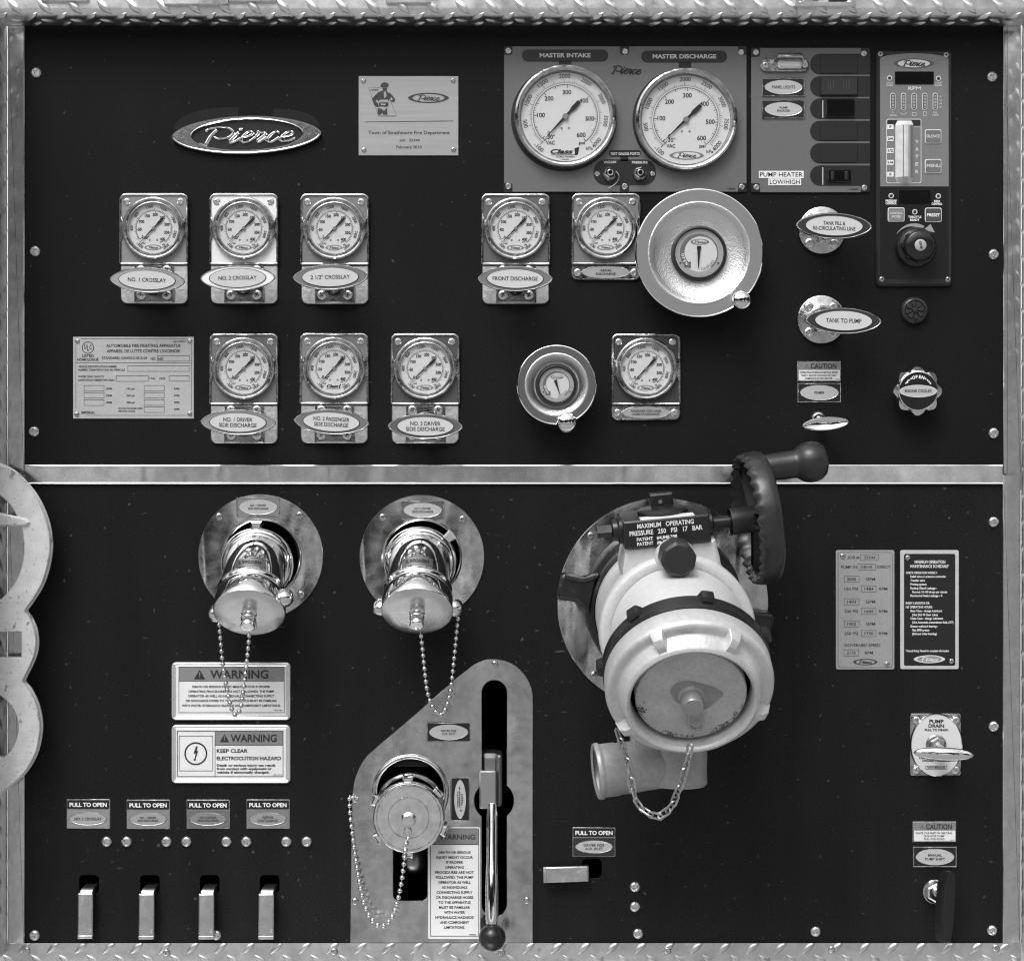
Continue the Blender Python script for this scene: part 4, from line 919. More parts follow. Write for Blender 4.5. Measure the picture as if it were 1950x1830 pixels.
# ------------------------------------------------------------------ primer controls, buzzer, cooler valve
def caution(x0, y0, x1, y1, lines, wd, lab, num):
    t = T('caution_label', lab, 'label', (x0 + x1) / 2, (y0 + y1) / 2, 0, 'small CAUTION labels')
    a = t.rect(x0, y0, x1, y1)
    t.add('frame', MB().box(*a, 0, 2.6, 1.2, 1), CHROMEW)
    m = 2.5; hh = (a[3] - a[1]) * .36
    f = t.add('face', MB().flat(rrect(a[0] + m, a[1] + m, a[2] - m, a[3] - m, .5), 2.9), PAPER, smooth=0)
    t.add('heading_band', MB().flat(rrect(a[0] + m, a[3] - m - hh, a[2] - m, a[3] - m, .5), 3.2), grey(128), f, 0)
    v = a[3] - m - hh / 2
    mb = MB().text('CAUTION', 8, v, hh * .68, 3.6, 49, .012)
    mb.line([(-28 + x, v - 3.6 + y) for x, y in ((0, 0), (8, 0), (4, 7.5))], .7, 3.6, True).line([(-24, v - 1), (-24, v + 1.6)], .8, 3.6)
    v = a[3] - m - hh
    for i, s_ in enumerate(lines): mb.text(s_, -1, v - 5 - 5.7 * i, 3.7, 3.3, wd[i])
    mb.text(num, a[2] - 8, a[1] + 4.4, 1.8, 3.3, 8)
    t.add('lettering', mb, INK, f, 0)
caution(1518, 688, 1601.5, 727, ['OPERATING PRIMING PUMP FOR MORE', 'THAN 1 MINUTE CONTINUOUSLY MAY', 'DAMAGE ELECTRIC MOTOR'], [72, 68, 52], 'CAUTION label about the priming pump above the PRIMER label', '1399138')
oval_label(1518.5, 729.5, 1601.5, 766.5, ['PRIMER'], 'black-framed oval label reading PRIMER', 4.8, wid=[19])
h = 62; hx, hy = 1572.5, 807; k = (D - h) / D
t = T('primer_control', 'slim blank chrome oval handle below the PRIMER label', 'pull handle', hx, hy, h, rot=5)
o = lambda d: lens(0, 0, 44 - d, 13 - d * .8, .95)
t.add('grip', MB().loft([(o(18), -14), (o(6), -11), (o(1), -6), (o(0), -3), (o(1), -.4), (o(2.4), .4), (o(4), -.6), (o(5.5), -1.6)]), CHROME, smooth=50)
ru, rv = (1558.5 - PX) - (hx - PX) * k, (PY - 798) - (PY - hy) * k
t.add('base', MB().lathe([(16, -h), (16, -h + 5), (13, -h + 9), (9, -h + 10)], 32, c=(ru, rv)), CHROMEW)
t.add('rod', MB().tube([(-2, 1, -12), (ru, rv, -h + 8)], 7.5, 16), CHROMEW)
t = T('buzzer_rosette', 'small round dark rosette below the pressure governor', 'buzzer', 1740.5, 592)
t.add('body', MB().lathe([(26, 0), (26, 5), (24, 9), (20, 11), (18.5, 8), (0, 8)], 40), mat('rosette_grey', g(44), 0, .35))
for i in range(8):
    a = 45 * i + 10
    t.add('petal', MB(Matrix.Rotation(R(a), 4, 'Z')).prism([(4, -.8), (10, -3.6), (16, -4.6), (18.2, 0), (16, 4.6), (10, 3.6), (4, .8)], 7.8, 11.5, 1.2), mat('rosette_grey', g(44), 0, .35), key='petal%d' % i)
t.add('boss', MB().lathe([(5, 8), (5, 12), (3, 14), (0, 14)], 16), mat('rosette_grey', g(44), 0, .35))
h = 46
t = T('cooler_control', 'eight-pointed chrome star knob reading ENGINE COOLER', 'knob', 1748.5, 745, h)
st = []
for i in range(96):
    q = 2 * pi * i / 96; f = abs(cos(4 * q)) ** 1.0; st.append(((40.6 + 7 * (f ** 1.7)) * cos(q), (40.6 + 7 * (f ** 1.7)) * sin(q)))
sc2 = lambda k: [(x * k, y * k) for x, y in st]
t.add('star_grip', MB().loft([(sc2(.86), -26), (sc2(.99), -20), (st, -12), (sc2(.995), -5), (sc2(.955), -2.2), (circ(0, 0, 38.9, 96), -1.8), (circ(0, 0, 37.4, 96), 2.2), (circ(0, 0, 35.6, 96), 2.6), (circ(0, 0, 34.6, 96), .4)], cap0=True, cap1=False), mat('star_chrome', .74, 1, .2, bump=(120, .2, .001)), smooth=40)
f = t.add('black_face', MB().flat(circ(0, 0, 35, 64), .6), mat('face_black', .007, 0, .3), smooth=0)
t.add('oval_rim', MB().band(lens(0, 0, 35.4, 11.6, 1.05), lens(0, 0, 34.4, 10.6, 1.05), 1.2), CHROME, f, 0)
t.add('oval_face', MB().flat(lens(0, 0, 34.8, 10.9, 1.05), 1.0), mat('oval_grey', g(186), .1, .35), f, 0)
t.add('lettering', MB().text('ENGINE COOLER', 0, .3, 5.6, 1.5, 51, .004), INK, f, 0)
mb = MB().arc_text('OPEN', 0, 0, 27, 90, 6.2, 1.0, bold=.025, pitch=6)
for a in (130, 120, 60, 50, 41, 33): mb.flat(circ(27 * cos(R(a)), 27 * sin(R(a)), 1.6, 10), 1.0)
mb.flat([(27.5 * cos(R(136)), 27.5 * sin(R(136)) + 2), (24.5 * cos(R(140)), 24.5 * sin(R(140))), (-25.5, 13)], 1.0)
t.add('open_lettering', mb, WHITE, f, 0)
t.add('stem', MB().lathe([(12, -h), (12, -20)], 24), CHROMEW)

# ------------------------------------------------------------------ certification plaque
t = T('certification_plaque', 'silver bilingual fire apparatus certification plaque with blank boxes', 'plaque', 254.5, 719.5)
pl = t.add('plate', MB().box(*t.rect(139.5, 642, 369.5, 797.5), 0, 2.5, .8), mat('plaque_silver', g(184), .2, .4, var=(300, .94, 1.05)))
Z = lambda x, y: t.L(120 + x / 3.518, 350 + y / 3.518)
for x, y in ((99, 1056), (851, 1055), (95, 1545), (851, 1542)): q = Z(x, y); t.screw(0, 0, 4.8, 2.4, 'rivet', uv=q)
ik = mat('plaque_ink2', g(38), 0, .45); mb = MB()
def zt(s_, x, y, h, w, b=0, al='c'): u, v = Z(x, y); mb.text(s_, u, v, h / 3.518, 2.8, w / 3.518, b, align=al)
zt('622-S0015', 783, 1058, 14, 82); zt('AUTOMOBILE FIRE FIGHTING APPARATUS', 540, 1086, 21, 497, .012); zt("APPAREIL DE LUTTE CONTRE L'INCENDIE", 540, 1122, 21, 492, .012)
zt('STANDARD: CAN/ULC-S515-04', 414, 1168, 18, 300, .012); zt('NO.', 607, 1174, 18, 36, .012); zt('ND-', 659, 1174, 18, 42, .012)
zt('LISTED', 169, 1154, 18, 78, .016); zt('HOMOLOGUÉ', 169, 1179, 18, 142, .016)
zt('VEHICLE IDENTIFICATION NUMBER', 234, 1226, 13, 260, .012); zt("NUMÉRO D'IDENTIFICATION DU VÉHICULE", 260, 1248, 13, 312, .012)
zt('WATER TANK CAPACITY', 191, 1293, 13, 176, .012); zt("CAPACITÉ DU RÉSERVOIR D'EAU", 225, 1316, 13, 244, .012); zt('I GAL', 601, 1306, 13, 40, .012); zt('DATE:', 668, 1306, 13, 40, .012)
for i, p in enumerate((150, 200, 250)): y = 1374 + 46 * i; zt('IGPM', 310, y, 13, 40, .012); zt('%d psi' % p, 454, y, 13, 54, .012); zt('RPM', 764, y, 13, 34, .012)
zt('RPM', 764, 1511, 13, 34, .012); zt('NO LOAD GOVERNED SPEED', 452, 1506, 10, 166, .012); zt('TPM SANS CHARGE', 427, 1524, 10, 116, .012); zt('IMPERIAL', 172, 1533, 18, 93, .014)
def zf(x0, y0, x1, y1): a = Z(x0, y1); b = Z(x1, y0); mb.frame(a[0], a[1], b[0], b[1], .75, 2.8)
for r_ in ((632, 1152, 851, 1191), (435, 1220, 848, 1259), (357, 1286, 574, 1326), (711, 1286, 848, 1325), (142, 1351, 278, 1391), (142, 1399, 278, 1438), (142, 1447, 278, 1487), (544, 1351, 681, 1391), (544, 1399, 681, 1438), (544, 1447, 681, 1486), (544, 1494, 681, 1534)): zf(*r_)
mb.line([Z(90, 1200), Z(860, 1200)], .7, 2.8).line([Z(118, 1040), Z(835, 1040)], .7, 2.8).line([Z(88, 1075), Z(88, 1505)], .7, 2.8).line([Z(863, 1075), Z(863, 1520)], .7, 2.8).line([Z(152, 1552), Z(830, 1552)], .7, 2.8)
u, v = Z(169, 1099); mb.line([(u + 10.8 * cos(2 * pi * i / 40), v + 10.8 * sin(2 * pi * i / 40)) for i in range(40)], 1.3, 2.8, True)
mb.text('U', u - 5, v + 2, 9, 2.8, 4.5, .01).text('L', u + .3, v - 1, 10, 2.8, 3.6, .01).text('C', u + 5, v + 1, 8.5, 2.8, 4.5, .01)
t.add('lettering', mb, ik, pl, 0)
# ------------------------------------------------------------------ warning plates and pull labels on the lower panel
def tri_mark(mb, ink_w, u, v, s_):      # warning triangle, filled
    mb.flat([(u - s_ * .58, v - s_ * .5), (u + s_ * .58, v - s_ * .5), (u, v + s_ * .5)], ink_w)
def warn_plate(x0, y0, x1, y1, lab):
    t = T('warning_plate', lab, 'warning sign', (x0 + x1) / 2, (y0 + y1) / 2, 0, 'framed WARNING signs')
    a = t.rect(x0, y0, x1, y1)
    o = rrect(*a, 9)
    t.add('frame', MB().loft([(o, 0), (o, 3), (offset(o, 1.2), 5.4), (offset(o, 3), 6.2), (offset(o, 5), 5.2), (offset(o, 6.2), 4.4), (offset(o, 8.2), 5), (offset(o, 9.2), 4.2)], cap1=False), mat('pale_frame', .78, .75, .25, bump=(200, .2, .0006)))
    f = t.add('face', MB().flat(offset(o, 8.8), 4.3), PAPER, smooth=0)
    return t, f, a
t, f, a = warn_plate(327, 1260, 554, 1371, 'upper framed WARNING sign about death or serious injury from procedures')
Z = lambda x, y: t.L(310 + x / 6.29, 1240 + y / 6.29)
def R2(x0, y0, x1, y1): p = Z(x0, y1); q = Z(x1, y0); return p[0], p[1], q[0], q[1]
t.add('heading_band', MB().box(*R2(199, 186, 1457, 356), 4, 4.6), grey(132), f, 0)
mb = MB().frame(*R2(195, 182, 1461, 732), .9, 4.9); p = R2(199, 352, 1457, 356); mb.box(*p, 4, 4.8)
mb.text('WARNING', *Z(920, 272), 16, 4.9, 111, .018); tri_mark(mb, 4.9, *Z(446, 274), 18.5)
for i, (s_, w_, y) in enumerate((('DEATH OR SERIOUS INJURY MIGHT OCCUR IF PROPER', 930, 421), ('OPERATING PROCEDURES ARE NOT FOLLOWED. THE PUMP', 1025, 477), ('OPERATOR AS WELL AS INDIVIDUALS CONNECTING SUPPLY', 1030, 532), ('OR DISCHARGE HOSES TO THE APPARATUS MUST BE FAMILIAR', 1092, 588), ('WITH WATER HYDRAULICS HAZARDS AND COMPONENT LIMITATIONS.', 1182, 646))):
    mb.text(s_, *Z(824, y), 4.5, 4.7, w_ / 6.29, .012)
mb.text('1402366', *Z(1384, 702), 2.6, 4.7, 16)
t.add('lettering', mb, mat('warning_ink', g(42), 0, .45), f, 0)
mb = MB(); u, v = Z(446, 272); mb.box(u - .9, v - 2.6, u + .9, v + 4.2, 5, 5.2).box(u - .9, v - 6, u + .9, v - 4.2, 5, 5.2); t.add('exclamation_mark', mb, grey(132), f, 0)
t, f, a = warn_plate(327, 1379, 554, 1491, 'lower framed WARNING sign with lightning symbol reading KEEP CLEAR')
t.add('heading_band', MB().box(*R2(632, 952, 1443, 1118), 4, 4.6), grey(132), f, 0)
mb = MB().frame(*R2(176, 948, 1447, 1497), 1.1, 4.9).frame(*R2(198, 1006, 606, 1428), .9, 4.9, 1.5)
p = R2(627, 952, 633, 1494); mb.box(*p, 4, 4.8); p = R2(632, 1117, 1443, 1122); mb.box(*p, 4, 4.85)
mb.text('WARNING', *Z(1092, 1036), 14.5, 5, 88, .018); tri_mark(mb, 5, *Z(743, 1034), 15.5)
mb.text('KEEP CLEAR', *Z(650, 1187), 7, 4.8, 59, .018, align='l').text('ELECTROCUTION HAZARD', *Z(650, 1276), 7, 4.8, 122.5, .018, align='l')
for s_, w_, y in (('Death or serious injury can result', 702, 1359), ('from contact with equipment or', 660, 1400), ('vehicle if electrically charged.', 630, 1443)): mb.text(s_, *Z(650, y), 4.6, 4.8, w_ / 6.29, .018, align='l')
u, v = Z(400, 1220); mb.band(circ(u, v, 21.8, 48), circ(u, v, 19.0, 48), 4.8)
mb.flat([Z(*q) for q in ((402, 1134), (424, 1132), (410, 1190), (430, 1184), (398, 1282), (402, 1298), (380, 1306), (370, 1282), (386, 1284), (398, 1216), (372, 1222))], 4.8)
t.add('lettering', mb, mat('warning_ink', g(42), 0, .45), f, 0)
t.add('part_number', MB().text('1391712', *Z(1375, 1474), 2.6, 4.7, 17), grey(120), f, 0)
mb = MB(); u, v = Z(743, 1032); mb.box(u - .8, v - 2.4, u + .8, v + 3.6, 5.1, 5.3).box(u - .8, v - 5.2, u + .8, v - 3.7, 5.1, 5.3); t.add('exclamation_mark', mb, grey(132), f, 0)

def pull_label(x0, y0, x1, y1, lines, wid, bgv, lab, th=4.2):
    t = T('pull_label', lab, 'label', (x0 + x1) / 2, (y0 + y1) / 2, 0, 'PULL TO OPEN labels')
    a = t.rect(x0, y0, x1, y1); hd = 18.5
    t.add('frame', MB().box(*a, 0, 2.4, .9, 2), CHROMEW)
    f = t.add('lower_field', MB().flat(rrect(a[0] + 1.6, a[1] + 1.6, a[2] - 1.6, a[3] - hd - 1.8, 1), 2.7), grey(bgv), smooth=0)
    b = t.add('heading_band', MB().flat(rrect(a[0] + 1.6, a[3] - hd, a[2] - 1.6, a[3] - 2, 1), 2.7), BLKPL, smooth=0)
    t.add('heading_lettering', MB().text('PULL TO OPEN', 0, a[3] - hd / 2 - 1.2, 8, 3, 71, .028), WHITE, b, 0)
    cv = (a[1] + a[3] - hd) / 2 + .3
    t.add('oval_rim', MB().loft([(lens(0, cv, 36.5, 12.6, 1.1), 2.6), (lens(0, cv, 35.8, 12.1, 1.1), 3.4), (lens(0, cv, 34.6, 11.2, 1.1), 3)], cap1=False), CHROMEW)
    q = t.add('oval_face', MB().flat(lens(0, cv, 34.8, 11.3, 1.1), 3.1), grey(bgv + 24 if bgv > 90 else 180), smooth=0)
    mb = MB(); n = len(lines)
    for i, s_ in enumerate(lines): mb.text(s_, 0, cv + ((n - 1) / 2 - i) * th * 1.35, th, 3.4, wid[i], .006)
    t.add('lettering', mb, mat('label_ink', g(40), 0, .45), q, 0)
pull_label(127, 1521, 210, 1577.5, ['NO. 1 CROSSLAY'], [52], 138, 'PULL TO OPEN label reading NO. 1 CROSSLAY', 5.4)
pull_label(241, 1522, 324, 1578, ['NO. 1 DRIVER', 'SIDE DISCHARGE'], [31, 39], 128, 'PULL TO OPEN label reading NO. 1 DRIVER, next to the CROSSLAY one')
pull_label(355, 1522, 438, 1577.5, ['NO. 3 DRIVER', 'SIDE DISCHARGE'], [32, 40], 104, 'darker PULL TO OPEN label reading NO. 3 DRIVER, next to the AERIAL one')
pull_label(469, 1521.5, 552, 1577.5, ['AERIAL', 'DISCHARGE'], [22, 38], 120, 'PULL TO OPEN label reading AERIAL DISCHARGE', 5)
pull_label(1090, 1574.5, 1172, 1631, ['DRIVER SIDE', 'AUX. INLET'], [39, 34], 44, 'dark PULL TO OPEN label reading DRIVER SIDE AUX. INLET', 5)

# drain pull levers: flat bars bent over the slot edge
LEVM = mat('lever_steel', .62, 1, .3, bump=[(260, .4, .0006)], var=(90, .8, 1.1), spots=[(120, .64, .85, 4)])
for (x0, x1), (y0, y1), w in zip(LEV, ((1701, 1786), (1702, 1787), (1702, 1787), (1702, 1787)), ('vertical metal pull lever below the NO. 1 CROSSLAY label, first in the row', 'second vertical pull lever from the left, below the NO. 1 DRIVER label', 'third vertical pull lever from the left, partly hiding a screw', 'last vertical pull lever, below the AERIAL DISCHARGE pull label')):
    t = T('drain_lever', w, 'lever', (x0 + x1) / 2, y0, 26, 'vertical metal drain levers')
    hw = (x1 - x0) / 2
    t.add('paddle', MB().box(-hw, -(y1 - y0), hw, 0, -9, 0, 2, 1.5).box(-hw, -(y1 - y0), hw, -(y1 - y0) + 6, -.5, 2.2, 1, 1), LEVM)
    pr = [(-4.2, 0), (-5.5, -12), (-3.5, -26), (2, -60)]
    pth = [(1, -3, -6), (2.5, 2, -14), (4, 4, -30), (6, 4, -80)]
    vs = []; 
    for (u, v, w2) in pth: vs += [(u - hw + 3, v - 4, w2), (u + hw - 3, v - 4, w2), (u + hw - 3, v + 6, w2), (u - hw + 3, v + 6, w2)]
    fs = [(0, 3, 2, 1)]
    for i in range(3):
        for k in range(4): fs.append((i * 4 + k, i * 4 + (k + 1) % 4, i * 4 + 4 + (k + 1) % 4, i * 4 + 4 + k))
    t.add('arm', MB().add(vs, fs), mat('lever_dark_steel', .3, 1, .38), smooth=60)
t = T('inlet_lever', 'horizontal metal pull lever below the dark PULL TO OPEN label', 'lever', 1077.5, 1665, 26, rot=1.6)
t.add('paddle', MB().box(-42.5, -14.5, 42.5, 14.5, -9, 0, 2, 1.5).box(-42.5, -14.5, -36.5, 14.5, -.5, 2, 1, 1), LEVM)
t.add('arm', MB().box(28, -9, 44, 11, -90, -8, 1), mat('lever_dark_steel', .3, 1, .38))

# ------------------------------------------------------------------ hose discharges
def frame_at(p, tilt, yaw=0.0, roll=0.0): return Matrix.Translation(p) @ Matrix.Rotation(R(yaw), 4, 'Y') @ Matrix.Rotation(R(tilt), 4, 'X') @ Matrix.Rotation(R(roll), 4, 'Z')
def on_cyl(r, w_mid):
    """wrap flat lettering on the upper side of a tube of radius r (local axis w)"""
    return lambda x, y, z: (r * sin(x / r), r * cos(x / r), w_mid - y)
def ball_chain(name, lab, pts, r=4.7, gap=12.2, group='ball chains on the hose caps'):
    """pts: apparent (px,py,h); balls joined by thin wire, hanging in front of the panel"""
    q = catmull(pts, 10)
    P = [loc(a, b, c) / S for a, b, c in q]
    P = [Vector((p.x, p.z, -p.y)) for p in P]; o = Vector((P[0].x, P[0].y, P[0].z))
    e = bpy.data.objects.new(name, None); COL.objects.link(e); e.location = loc(*q[0]); setp(e, lab, 'chain', group); e.empty_display_size = .01
    b = MB(); w = MB(); acc = 0; nxt = 0; path = [tuple(p - o) for p in P]
    for i in range(len(P) - 1):
        d = (P[i + 1] - P[i]).length
        while nxt <= acc + d and d > 0:
            c = P[i].lerp(P[i + 1], (nxt - acc) / d) - o; b.sphere(tuple(c), r, 12, 8); nxt += gap
        acc += d
    w.tube(path, .85, 5)
    k = link('bead', b.mesh('bead', mat('bead_metal', .62, 1, .22)), e); k['kind'] = 'stuff'
    k = link('wire', w.mesh('wire', mat('bead_metal', .62, 1, .22)), e)
    return e
def disc_plate(t, r, hole_r, hc, m=STAIN):
    o = circ(0, 0, r, 96); h = circ(hc[0], hc[1], hole_r, 72)
    return t.add('flange_plate', MB().plate(o, [h], 0, 3.2, .9), m)
def discharge(px, py, hc, ec, lug_angle, lugs, lab, caplab, screws):
    t = T('hose_discharge', lab, 'hose outlet', px, py, 0, 'chrome hose discharges')
    R0 = 119; disc_plate(t, R0, 74, hc)
    t.add('rolled_lip', MB().lathe([(77, 3), (76.5, 6), (74, 8), (71.8, 6), (71, 0), (71, -14)], 72, c=hc), STAIN)
    for x, y in screws: t.screw(x, y, 7.2, 3.2, 'rivet')
    c0 = Vector((ec[0], ec[1], 0))
    # swivel collar round the mouth, tipped a little downwards
    M1 = frame_at(c0 + Vector((0, -4, -6)), 14)
    col = MB(M1).lathe([(66, -30), (66, 2), (69, 5), (70, 10), (70, 16), (68.5, 19), (66, 20), (64, 22), (66, 25), (66.5, 30), (64, 35), (58, 38)], 72)
    t.add('swivel_collar', col, CHROME)
    a = R(lug_angle)
    t.add('collar_lug', MB(M1 @ Matrix.Rotation(a - pi / 2, 4, 'Z')).prism([(-9, 66), (9, 66), (11, 84), (-11, 84)], 4, 19, 3), CHROME)
    # elbow swept from the collar to 45 degrees
    ctr = []; p = c0 + Vector((0, -5, 14)); N = 12
    for i in range(N + 1):
        f = i / N; ti = R(14 + 33 * min(1, f * 1.3)); ctr.append((p.copy(), ti)); p = p + Vector((0, -sin(ti), cos(ti))) * (93.0 / N)
    vs = []; fs = []; n = 56
    for i, (q, ti) in enumerate(ctr):
        f = i / N; r = 60 - 2.0 * sin(pi * f) if i else 60; M2 = Matrix.Translation(q) @ Matrix.Rotation(ti, 4, 'X')
        vs += [tuple(M2 @ Vector((r * cos(2 * pi * k / n), r * sin(2 * pi * k / n), 0))) for k in range(n)]
    for i in range(N):
        for k in range(n): fs.append((i * n + k, i * n + (k + 1) % n, (i + 1) * n + (k + 1) % n, (i + 1) * n + k))
    t.add('elbow', MB().add(vs, fs), CHROME, smooth=70)
    E, te = ctr[-1]
    ME = Matrix.Translation(E) @ Matrix.Rotation(te, 4, 'X')
    t.add('thread_mark', MB(ME).text('2.990X8M', 0, 0, 8, 0, 44, .012, fn=lambda x, y, z: (60.4 * sin(x / 60.4), 60.4 * cos(x / 60.4), -20 - y)), INK)
    t.add('mark_band', MB(ME).add([(59.6 * sin(q), 59.6 * cos(q), z) for z in (-29, -10) for q in [(-.5 + i / 10) for i in range(11)]], [(i, i + 1, 12 + i, 11 + i) for i in range(10)]), mat('mark_grey', .25, 1, .3))
    # the cap
    cp = bpy.data.objects.new('hose_cap', None); COL.objects.link(cp); cp.empty_display_size = .01
    rl = t.o.location; cp.location = rl + Vector((E.x * S, -E.z * S, E.y * S)); setp(cp, caplab, 'cap', 'chrome hose caps')
    t2 = T.__new__(T); t2.o = cp
    Mc = Matrix.Rotation(te, 4, 'X')
    t2.add('skirt', MB(Mc).lathe([(58, -4), (62, -4), (63.5, -1), (63.5, 2), (61, 4.5), (60.5, 7), (63, 9.5), (65.5, 22), (66.5, 40), (66.5, 50), (65.5, 52)], 72), CHROME, smooth=50)
    t2.add('end_face', MB(Mc).lathe([(65.6, 52), (64, 53), (40, 53.6), (14, 53.6)], 72), mat('cap_face_metal', .72, 1, .27, bump=[(16, .35, .004), (300, .15, .0004)], var=[(26, .82, 1.08)]))
    for q in lugs: t2.add('lug', MB(Mc @ Matrix.Rotation(R(q), 4, 'Z') @ Matrix.Translation((69, 0, 34))).lathe([(0, -15), (9, -14), (14.5, -10), (16.5, -2), (16, 6), (13, 12), (7, 15.5), (0, 16)], 24), CHROME)
    t2.add('bleeder_knob', MB(Mc).lathe([(14.5, 53), (14.5, 56), (11.5, 58), (11, 61), (13.5, 63), (14.2, 67), (13, 70), (11, 72), (11, 75), (12.8, 77), (12.8, 84), (11.5, 86), (0, 86.4)], 32), CHROME)
    ey = Vector((-2, -33, 54)); q = [(11 * cos(x), 7 * sin(x)) for x in [2 * pi * i / 24 for i in range(24)]]
    t2.add('chain_eye', MB(Mc).tube([(ey.x + a_ , ey.y + b_ * 1.2, 58) for a_, b_ in q], 2.6, 8, closed=True), CHROME)
    return t, t2
t, c = discharge(496.5, 1059.5, (2, -3), (-5, -6), 90, (200, 18), 'left chrome hose discharge elbow on a round plate', 'chrome cap on the left hose discharge, chain hanging from its left lug', ((418, 984), (571, 981.5), (573.5, 1132)))
t, c = discharge(803.5, 1061, (0, -2), (-3, -2), 42, (190, -10), 'right chrome hose discharge elbow beside the big intake', 'chrome cap on the right hose discharge, chain hanging from its right lug', ((729, 985), (881, 989)))
oval_label(450.5, 947, 533.5, 984, ['NO. 1 DRIVER', 'SIDE DISCHARGE'], 'oval label reading NO. 1 DRIVER SIDE DISCHARGE on the left outlet plate', 4.2, mat('label_metal', g(150), .5, .3), h=3.2, wid=[30, 39])
oval_label(763.5, 953.5, 846.5, 989.5, ['NO. 3 DRIVER', 'SIDE DISCHARGE'], 'oval label reading NO. 3 DRIVER SIDE DISCHARGE on the right outlet plate', 4.2, mat('label_metal2', g(112), .5, .3), h=3.2, wid=[31, 40])
def wire_loop(px, py, h, ln, lab):   # twisted link between cap eye and chain
    pass
ball_chain('ball_chain', 'ball chain looping from the left hose cap over the WARNING sign', [(417.5, 1190, 62), (421, 1230, 64), (424, 1262, 66), (431, 1305, 70), (439, 1342, 74), (448, 1361, 78), (458, 1348, 82), (464, 1310, 86), (469, 1270, 92), (473.5, 1222, 100), (475, 1203, 103)])
ball_chain('ball_chain', 'ball chain looping from the right hose cap over the steel plate corner', [(873.5, 1166, 72), (870, 1200, 73), (864, 1260, 76), (857, 1320, 80), (848, 1350, 82), (838, 1361, 84), (827, 1351, 86), (815, 1322, 90), (809, 1280, 95), (803.5, 1225, 101), (801, 1203, 103)])

# ------------------------------------------------------------------ auxiliary inlet plate with its lever
t = AX = T('inlet_plate', 'tall stainless plate with a long slot round the auxiliary inlet', 'metal plate', 840, 1524)
Za = lambda x, y: t.L(640 + x / 3.1026, 1240 + y / 3.1026)
out = [Za(83, 1718), Za(1163, 1718), Za(1163, 268)]
c_ = Za(930, 278); rr_ = 233 / 3.1026
out += [(c_[0] + rr_ * cos(R(q)), c_[1] + rr_ * sin(R(q))) for q in range(8, 128, 8)]
out += [Za(x, y) for x, y in ((700, 167), (560, 290), (400, 428), (265, 543))] + catmull([Za(225, 580), Za(180, 622), (Za(140, 685)), Za(112, 755), Za(100, 825), Za(96, 870)], 3) + [Za(90, 1200)]
ic = Za(440, 832); ir = 67
slot_l, slot_r = Za(337, 1400)[0], Za(540, 1400)[0]; sb = Za(400, 1470)[1]
a0 = math.degrees(math.acos((slot_r - ic[0]) / ir)); a1 = math.degrees(math.acos((slot_l - ic[0]) / ir))
h1 = [(slot_l + 10, sb), (slot_r - 10, sb), (slot_r - 3, sb + 3), (slot_r, sb + 10)] + [(ic[0] + ir * cos(R(q)), ic[1] + ir * sin(R(q))) for q in [-a0 + (360 - a1 + a0 - 0) * 0 + i * (360 - (360 - (360 - a1 + a0))) / 40 for i in range(41)]] + [(slot_l, sb + 10), (slot_l + 3, sb + 3)]
sl0, sl1 = Za(862, 0)[0], Za(1008, 0)[0]; sc_ = (sl0 + sl1) / 2; sr = (sl1 - sl0) / 2; ty = Za(0, 170)[1] - sr; by = Za(0, 1565)[1] + sr; bc = Za(933, 880); br = 116 / 3.1026
dy0 = math.sqrt(br * br - (sl1 - bc[0]) ** 2)
al = math.degrees(math.acos((sl1 - bc[0]) / br)); ar = math.degrees(math.acos((sl0 - bc[0]) / br))
h2 = [(sc_ + sr * cos(R(q)), ty + sr * sin(R(q))) for q in range(0, 181, 15)] + [(bc[0] + br * cos(R(q)), bc[1] + br * sin(R(q))) for q in [ar + (360 - 2 * ar) * i / 14 for i in range(15)]] + [(sc_ + sr * cos(R(q)), by + sr * sin(R(q))) for q in range(180, 361, 15)] + [(bc[0] + br * cos(R(q)), bc[1] + br * sin(R(q))) for q in [-al + 2 * al * i / 14 for i in range(15)]]
t.add('sheet', MB().plate(out, [h1, h2], 0, 3.2, .9), STAIN)
lp = [(ic[0] + 68 * cos(R(q)), ic[1] + 68 * sin(R(q)), 4) for q in range(-35, 216, 6)]
t.add('rolled_lip', MB().tube(lp, 5.5, 10), STAIN)
for x, y in ((938, 75), (114, 1474), (1129, 1469)): q = Za(x, y); t.screw(0, 0, 6.6, 3.2, 'rivet', uv=q)
q = Za(113, 871); t.screw(0, 0, 7, 3.2, 'screw', uv=q)
# inlet with cap
t = T('auxiliary_inlet', 'chrome capped inlet in the round hole of the stainless plate', 'hose inlet', 782, 1532)
t.add('swivel_ring', MB().lathe([(58, -60), (58, -8), (63, -4), (64.5, 6), (64, 26), (58, 34)], 64), CHROMEW)
t.add('drain_ball', MB().sphere((4, -113, -34), 24, 24, 16), mat('lever_dark_steel', .3, 1, .38))
h = 56; k = (D - h) / D
t = T('inlet_plug', 'lugged chrome cap with concentric grooves on the auxiliary inlet', 'cap', 778.5, 1556, h)
t.add('skirt', MB().lathe([(58, -24), (64, -22), (67, -16), (67.5, -6), (66.5, 2), (66, 3)], 72), CHROMEW)
def groove():
    p = [(66.2, 3), (64.6, 5.2), (62.4, 6)]
    for r in (60, 38): p += [(r + 1, 6), (r, 4.4), (r - 1, 6)]
    return MB().lathe(p + [(16, 6.2), (0, 6.2)], 72)
t.add('end_face', groove(), mat('grooved_cap_metal', .8, 1, .14, bump=[(10, .35, .006), (300, .25, .0005)], var=(120, .8, 1.1), rvar=(60, .07, .22)), smooth=30)
